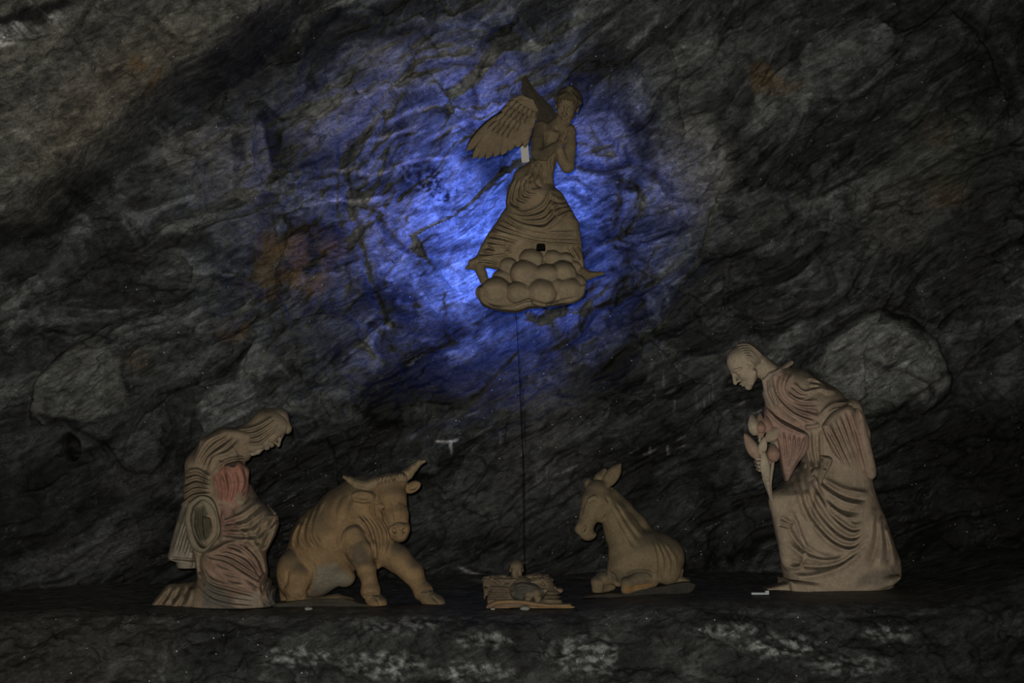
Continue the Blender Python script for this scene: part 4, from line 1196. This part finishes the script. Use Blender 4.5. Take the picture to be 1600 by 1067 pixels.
# ------------------------------------------------------------------ angel on its cloud
def feather(parent, A, Bp, w, q, B, color, bend=0.0, name='feather'):
    A = np.array(A, float); Bp = np.array(Bp, float); d = Bp - A; L = np.linalg.norm(d); n = np.array([-d[1], d[0]]) / L
    v = []; f = []; nt_ = 9; prof = []
    for i in range(nt_ + 1):
        t = i / nt_
        wt = w * (.55 + .45 * math.sin(math.pi * min(t * .9 + .1, 1))) * (1 if t < .8 else math.sqrt(max(1 - ((t - .8) / .2) ** 2, .02)))
        c = A + d * t + n * bend * math.sin(math.pi * t)
        for sx, dq in ((-1, -1.5), (-.5, 1.2), (0, 2.4), (.5, 1.2), (1, -1.5), (0, -4)):
            p = c + n * sx * wt
            v.append(B.P(p[0], p[1], q + dq + 5 * t))
    for i in range(nt_):
        for j in range(6):
            f.append((i * 6 + j, i * 6 + (j + 1) % 6, (i + 1) * 6 + (j + 1) % 6, (i + 1) * 6 + j))
    f.append((5, 4, 3, 2, 1, 0)); f.append(tuple(nt_ * 6 + j for j in range(6)))
    return mesh_obj(name, v, f, STONE, parent, np.tile(color, (len(v), 1)))

def angel():
    root = thing('angel_statue', 'winged angel statue praying on a carved cloud, mounted high on the blue lit wall', 'statue')
    A = Sculpt(9.30, 710, 110, 5.336); A.base = (.215, .165, .10)
    Bq = Sculpt(9.30, 710, 290, 5.08); Bq.base = (.26, .20, .125)
    # skirt
    s = Bq.child()
    s.loft([(-190, 592, 762, 0, 60), (-150, 545, 785, 0, 80), (-90, 492, 786, 0, 95), (-57, 474, 788, 0, 100), (0, 434, 792, 0, 110), (30, 425, 812, 3, 120), (66, 418, 857, 5, 130), (120, 412, 888, 5, 140), (180, 408, 918, 5, 150), (225, 372, 945, 5, 150), (290, 335, 985, 10, 150), (380, 270, 1000, 15, 150),
            (470, 215, 1010, 5, 135), (540, 185, 1018, 0, 115), (600, 155, 1024, 0, 95), (640, 200, 1032, 0, 85), (700, 500, 1035, 0, 80), (760, 540, 1010, 0, 75)], 10)
    s.cap([(560, -60, 0, 92), (600, 20, 0, 140), (620, 100, 5, 150)], 30)
    s.cap([(560, 100, 20, 120), (500, 60, 10, 70)], 30)
    s.cap([(140, 620, 10, 34), (240, 590, 20, 44), (350, 600, 20, 46)], 20)
    s.family([(480, -60), (440, 60), (430, 150), (520, 200)], [(600, -40), (600, 30), (640, 40), (690, 20)], 5, 11, 15)
    s.family([(430, 190), (560, 215), (700, 150), (760, 30)], [(400, 230), (560, 310), (740, 320), (860, 140)], 4, 12, 15)
    s.family([(760, 60), (820, 110), (870, 120)], [(720, 330), (850, 230), (950, 200)], 4, 9, 15)
    s.family([(400, 240), (520, 320), (700, 370), (980, 375)], [(300, 350), (480, 400), (700, 450), (1000, 470)], 4, 10, 13)
    s.family([(290, 370), (400, 400), (520, 440)], [(190, 570), (300, 560), (450, 545)], 5, 11, 14)
    s.family([(270, 450), (330, 500), (400, 490), (370, 450)], [(220, 470), (320, 540), (440, 520), (380, 410)], 2, 8, 12)
    s.family([(180, 590), (260, 585), (360, 610)], [(160, 625), (220, 620), (360, 635)], 2, 8, 10)
    s.family([(880, 480), (930, 560), (1010, 600)], [(960, 480), (1000, 540), (1020, 640)], 3, 8, 12)
    s.paint([(480, 310), (620, 400), (560, 440), (380, 560), (250, 540), (330, 380)], (.33, .255, .165), 30)
    s.fold([(560, -40), (500, 40), (490, 120), (500, 180)], -6, 14); s.fold([(900, 200), (760, 330), (620, 360)], 12, 14)
    s.fold([(650, -140), (640, -40), (690, 20)], -9, 10); s.family([(600, -170), (590, -100), (560, -60)], [(740, -170), (730, -100), (720, -20)], 4, 7, 9)
    s.build('skirt', root, .0062)
    # body with praying arms, bare feet
    b = A.child()
    H = 57 * A.d0 / FPX; C = A.P(940, 300, 40)
    b.head(C, H, V3(-.16, .42, .9), V3(.16, -.9, .42))
    b.cap([(900, 420, 10, 55), (850, 450, 0, 58)], 20)
    b.cap([(745, 490, 0, 58), (850, 490, 0, 70), (945, 505, 5, 48)], 25)
    b.cap([(805, 560, 0, 100), (790, 680, 0, 84), (755, 790, 0, 84), (745, 880, 0, 84)], 30)
    b.cap([(720, 475, 10, 62), (700, 590, 40, 62), (692, 690, 70, 60), (740, 705, 100, 50), (830, 640, 130, 38), (885, 605, 145, 28)], 4)
    b.cap([(960, 500, 20, 52), (962, 640, 45, 54), (945, 800, 70, 58), (905, 760, 95, 46), (880, 680, 115, 36), (872, 620, 132, 27)], 4)
    b.hand(A.P(880, 612, 146), 175 * A.u, V3(.35, -.9, .3), V3(-.7, 0, .5), 1, .10)
    b.hand(A.P(866, 622, 130), 175 * A.u, V3(.35, -.9, .3), V3(.7, 0, -.5), -1, .10)
    b.fold([(770, 520), (750, 600), (745, 640)], -8, 12); b.fold([(830, 480), (860, 500), (890, 490)], -6, 12)
    b.family([(770, 730), (765, 780), (780, 830)], [(830, 720), (820, 780), (825, 830)], 3, 5, 10)
    b.paint([(640, 430), (740, 440), (760, 600), (880, 590), (880, 640), (740, 740), (640, 740)], (.125, .10, .065), 18)
    # feet
    def bp(cx, cy, q=0):                   # from the lower crop into this one
        x, y = Bq.px(cx, cy); return ((x - A.ox) * A.sc, (y - A.oy) * A.sc, q)
    def cp(*a): return [(*bp(x, y, q), r) for x, y, q, r in a]
    b.build('body', root, .0045, label='head, torso and praying arms')
    ft = Bq.child(); ft.base = (.20, .155, .095)
    ft.cap([(190, 630, 10, 46), (215, 690, 15, 40), (235, 745, 20, 36), (260, 800, 20, 30)], 10)
    ft.cap([(180, 640, 10, 40), (125, 642, 10, 24), (95, 655, 8, 12)], 10)
    ft.build('foot', root, .005)
    ft = Bq.child(); ft.base = (.18, .14, .085)
    ft.cap([(1010, 690, 0, 52), (1050, 712, 0, 42), (1110, 705, 0, 26), (1180, 696, 0, 14)], 10); ft.build('foot', root, .005)
    hr = A.child(); hr.base = (.12, .095, .06)
    fw = V3(-.16, .42, .9); uu = V3(.16, -.9, .42); uu = uu - fw * (uu @ fw); uu /= np.linalg.norm(uu); ss = np.cross(fw, uu)
    hr._ell(C + (-fw * .12 + uu * .17) * H, [.45 * H, .375 * H, .38 * H], (fw, ss, uu), .01)
    hr._ell(C + (fw * .36 - uu * .22) * H, [.30 * H, .29 * H, .46 * H], (fw, ss, uu), .012, 'sub')
    for a_ in range(9):
        t = -1 + a_ / 4; hr._ell(C + (fw * (.25 - .18 * t * t) + ss * .31 * t + uu * (.30 - .12 * t * t)) * H, [.11 * H, .10 * H, .09 * H], (fw, ss, uu), .012)
    hr._ell(C + (uu * .52 + fw * .1) * H, [.13 * H, .12 * H, .09 * H], (fw, ss, uu), .02)
    hr.family([(860, 290), (880, 220), (950, 170)], [(1020, 290), (1010, 220), (960, 170)], 7, 6, 8)
    hr.build('hair', root, .0045)
    # near wing
    w = A.child(); w.base = (.235, .18, .115)
    w.slab([(160, 640), (250, 540), (340, 440), (400, 340), (480, 262), (560, 222), (640, 252), (680, 330), (684, 400), (640, 490), (612, 585), (540, 610), (440, 640), (300, 690), (180, 710)], 10, 10, 6, 9, (.15, .1), 8)
    w.cap([(400, 335, 15, 14), (480, 250, 20, 20), (560, 222, 22, 24), (640, 255, 24, 24), (682, 330, 20, 18), (676, 410, 18, 14)], 10)
    wing = w.build('wing', root, .005, label='pale near wing spread to the left')
    fc = (.235, .18, .115)
    roots = [(420, 360), (440, 375), (460, 395), (485, 420), (505, 440), (530, 460), (555, 480), (580, 500), (605, 500)]
    tips = [(100, 672), (150, 738), (200, 742), (262, 738), (330, 722), (392, 705), (450, 670), (520, 640), (590, 618)]
    for i, (r_, t_) in enumerate(zip(roots, tips)):
        feather(wing, r_, t_, 54, 26 + i * 1.2, A, tuple(np.array(fc) * random.uniform(.9, 1.08)), 14)
    for row, (x0, y0, x1, y1, L, n) in enumerate(((340, 450, 600, 560, 120, 8), (395, 375, 630, 500, 95, 8), (440, 315, 655, 430, 80, 7), (490, 265, 665, 360, 62, 6))):
        for i in range(n):
            t = i / (n - 1); x = x0 + (x1 - x0) * t; y = y0 + (y1 - y0) * t
            dx, dy = -.75 + .55 * t, .66 + .3 * t
            k = L / math.hypot(dx, dy)
            feather(wing, (x - dx * k * .3, y - dy * k * .3), (x + dx * k * .7, y + dy * k * .7), 24, 34 + row * 5, A, tuple(np.array(fc) * random.uniform(.9, 1.1)), 3)
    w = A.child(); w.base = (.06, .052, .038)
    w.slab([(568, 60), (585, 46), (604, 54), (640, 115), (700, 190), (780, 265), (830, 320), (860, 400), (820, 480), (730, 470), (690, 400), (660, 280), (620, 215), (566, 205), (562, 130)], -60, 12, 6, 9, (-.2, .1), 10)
    w.family([(580, 60), (640, 180), (740, 330)], [(565, 190), (640, 240), (700, 380)], 4, 5, 8)
    w.build('wing', root, .005, label='dark far wing pointing up behind the shoulder')
    # cloud
    c = Bq.child(); c.base = (.30, .235, .155)
    for (x, y, q, r_) in ((330, 835, 110, 112), (505, 850, 150, 95), (695, 850, 165, 112), (560, 700, 120, 112), (610, 590, 90, 92), (735, 715, 130, 98), (855, 700, 90, 108), (900, 830, 110, 110), (430, 640, 60, 72),
                          (780, 580, 70, 72), (880, 590, 60, 64), (545, 530, 30, 74), (960, 780, 80, 84), (800, 800, 150, 70), (245, 850, 70, 74), (690, 530, 30, 80), (950, 650, 20, 56), (620, 780, 60, 160), (380, 740, 60, 80)):
        c.ell((x, y, q + 30), (r_ * 1.06, r_ * 1.0, r_ * .85), 0, 12)
    c.slab([(188, 860), (240, 800), (600, 780), (1000, 790), (1035, 840), (1000, 905), (900, 935), (700, 962), (590, 972), (480, 1003), (300, 975), (215, 935)], 70, 120, 8, 50)
    c.fold([(210, 880), (290, 950), (430, 960), (590, 910), (720, 940), (880, 905), (1000, 880)], -11, 9)
    c.build('cloud', root, .0058)
    set_base(root, Bq.P(600, 960))

kneeling_woman(); ox(); donkey(); infant(); standing_man(); angel()

# ------------------------------------------------------------------ small things
def box_mesh(name, C, ax, half, mat, parent=None, bev=.15):
    import bmesh
    bm = bmesh.new(); bmesh.ops.create_cube(bm, size=2)
    e = np.array(ax) * np.array(half)[:, None]
    for v in bm.verts:
        p = np.array(C) + v.co[0] * e[0] + v.co[1] * e[1] + v.co[2] * e[2]; v.co = Vector(p)
    bmesh.ops.bevel(bm, geom=bm.edges[:], offset=min(half) * bev, segments=2, affect='EDGES')
    bmesh.ops.recalc_face_normals(bm, faces=bm.faces)
    me = bpy.data.meshes.new(name); bm.to_mesh(me); bm.free(); me.materials.append(mat)
    o = bpy.data.objects.new(name, me); col.objects.link(o)
    if parent: o.parent = parent
    return o

def tube_mesh(name, pts, r, mat, parent=None, n=10):
    P = [np.array(p, float) for p in spline(pts, 6)]; v = []; f = []
    for i, p in enumerate(P):
        t = P[min(i + 1, len(P) - 1)] - P[max(i - 1, 0)]; t /= np.linalg.norm(t)
        a = np.cross(t, [0.1, 1, .05]); a /= np.linalg.norm(a); b = np.cross(t, a)
        for j in range(n):
            an = 2 * math.pi * j / n; v.append(p + (a * math.cos(an) + b * math.sin(an)) * r)
    for i in range(len(P) - 1):
        for j in range(n): f.append((i * n + j, i * n + (j + 1) % n, (i + 1) * n + (j + 1) % n, (i + 1) * n + j))
    f.append(tuple(range(n))[::-1]); f.append(tuple((len(P) - 1) * n + j for j in range(n)))
    return mesh_obj(name, v, f, mat, parent)

METAL = plain_mat('painted_metal', (.62, .62, .58), .6, .0)
BLACK = plain_mat('black_plastic', (.006, .006, .006), .9, 0, .05)
SILVER = plain_mat('brushed_steel', (.5, .55, .55), .35, .7)
I3 = [np.array([1., 0, 0]), np.array([0., 1, 0]), np.array([0., 0, 1])]

t = thing('lamp_bracket', 'pale metal lamp housing on a bracket behind the angel, below its wing', 'lamp')
c = W(820, 240, 9.62)
ti = math.radians(-5); ax = [np.array([math.cos(ti), 0, -math.sin(ti)]), I3[1], np.array([math.sin(ti), 0, math.cos(ti)])]
box_mesh('housing', c, ax, (.030, .03, .075), METAL, t)
for k in range(5): box_mesh('cooling_fin', c + ax[2] * (-.06 + .03 * k) - I3[1] * .031, ax, (.026, .004, .004), METAL, t)
tube_mesh('arm', [c + [0, .02, -.02], c + [0, .3, -.03], c + [0, 1.0, -.04]], .014, METAL, t)
set_base(t, c)

t = thing('support_rod', 'dark steel rod holding the angel cloud to the rock wall', 'rod')
a = W(845, 420, 9.5); tube_mesh('rod', [a, a + [0, .4, 0], a + [0, 1.25, 0]], .02, BLACK, t); 
b_ = W(845, 420, 9.75); box_mesh('collar', b_, I3, (.035, .02, .035), BLACK, t)
set_base(t, a)

t = thing('socket_box', 'small black box set on top of the carved cloud in front of the skirt', 'box')
c = W(845, 387, 8.98); box_mesh('case', c, I3, (.031, .03, .019), BLACK, t); box_mesh('cap', c + [0, 0, .021], I3, (.024, .024, .005), BLACK, t)
set_base(t, c)

cb = tube_mesh('cable', [W(806, 488, 9.42), W(808, 520, 9.5), W(811, 580, 9.55), W(815, 680, 9.6), W(818, 740, 9.62), W(818, 812, 9.62), W(819, 872, 9.62), W(822, 908, 9.6)], .0022, BLACK)
cb['label'] = 'thin black cable hanging from the cloud down to the ledge'; cb['category'] = 'cable'

t = thing('metal_strip', 'small shiny metal strip on the ledge in front of the bowing man', 'strip')
c = W(1187, 932, 9.28); c[2] = ledge_z(c[0]) + .012
box_mesh('plate', c, I3, (.062, .03, .007), SILVER, t, .3); box_mesh('raised_end', c + [.05, 0, .012], I3, (.013, .028, .009), SILVER, t, .3)
set_base(t, c)

def pebble(px_, py_, d, r, seed, label, colr):
    rn = random.Random(seed); S = Sculpt(d, px_, py_, 1.0); S.base = colr
    for i in range(4): S.ell((rn.uniform(-.4, .4) * r, rn.uniform(-.15, .15) * r, 0), (r * rn.uniform(.6, .9), r * rn.uniform(.4, .6), r * .6), rn.uniform(-20, 20), 1.5)
    o = S.build('pebble', None, .004); o['label'] = label; o['category'] = 'stone'
    v = np.empty(len(o.data.vertices) * 3, np.float32); o.data.vertices.foreach_get('co', v)
    o.location.z = ledge_z(S.P(0, 0)[0]) - .012 - v[2::3].min() 
pebble(820, 955, 8.86, 7, 1, 'pale rounded stone on the ledge edge right below the manger middle', (.30, .30, .26))
pebble(769, 956, 8.88, 4, 2, 'tiny pale stone below the left corner of the manger', (.32, .31, .25))
pebble(482, 956, 8.86, 5, 3, 'flat pale chip on the ledge below the ox haunch', (.33, .33, .31))
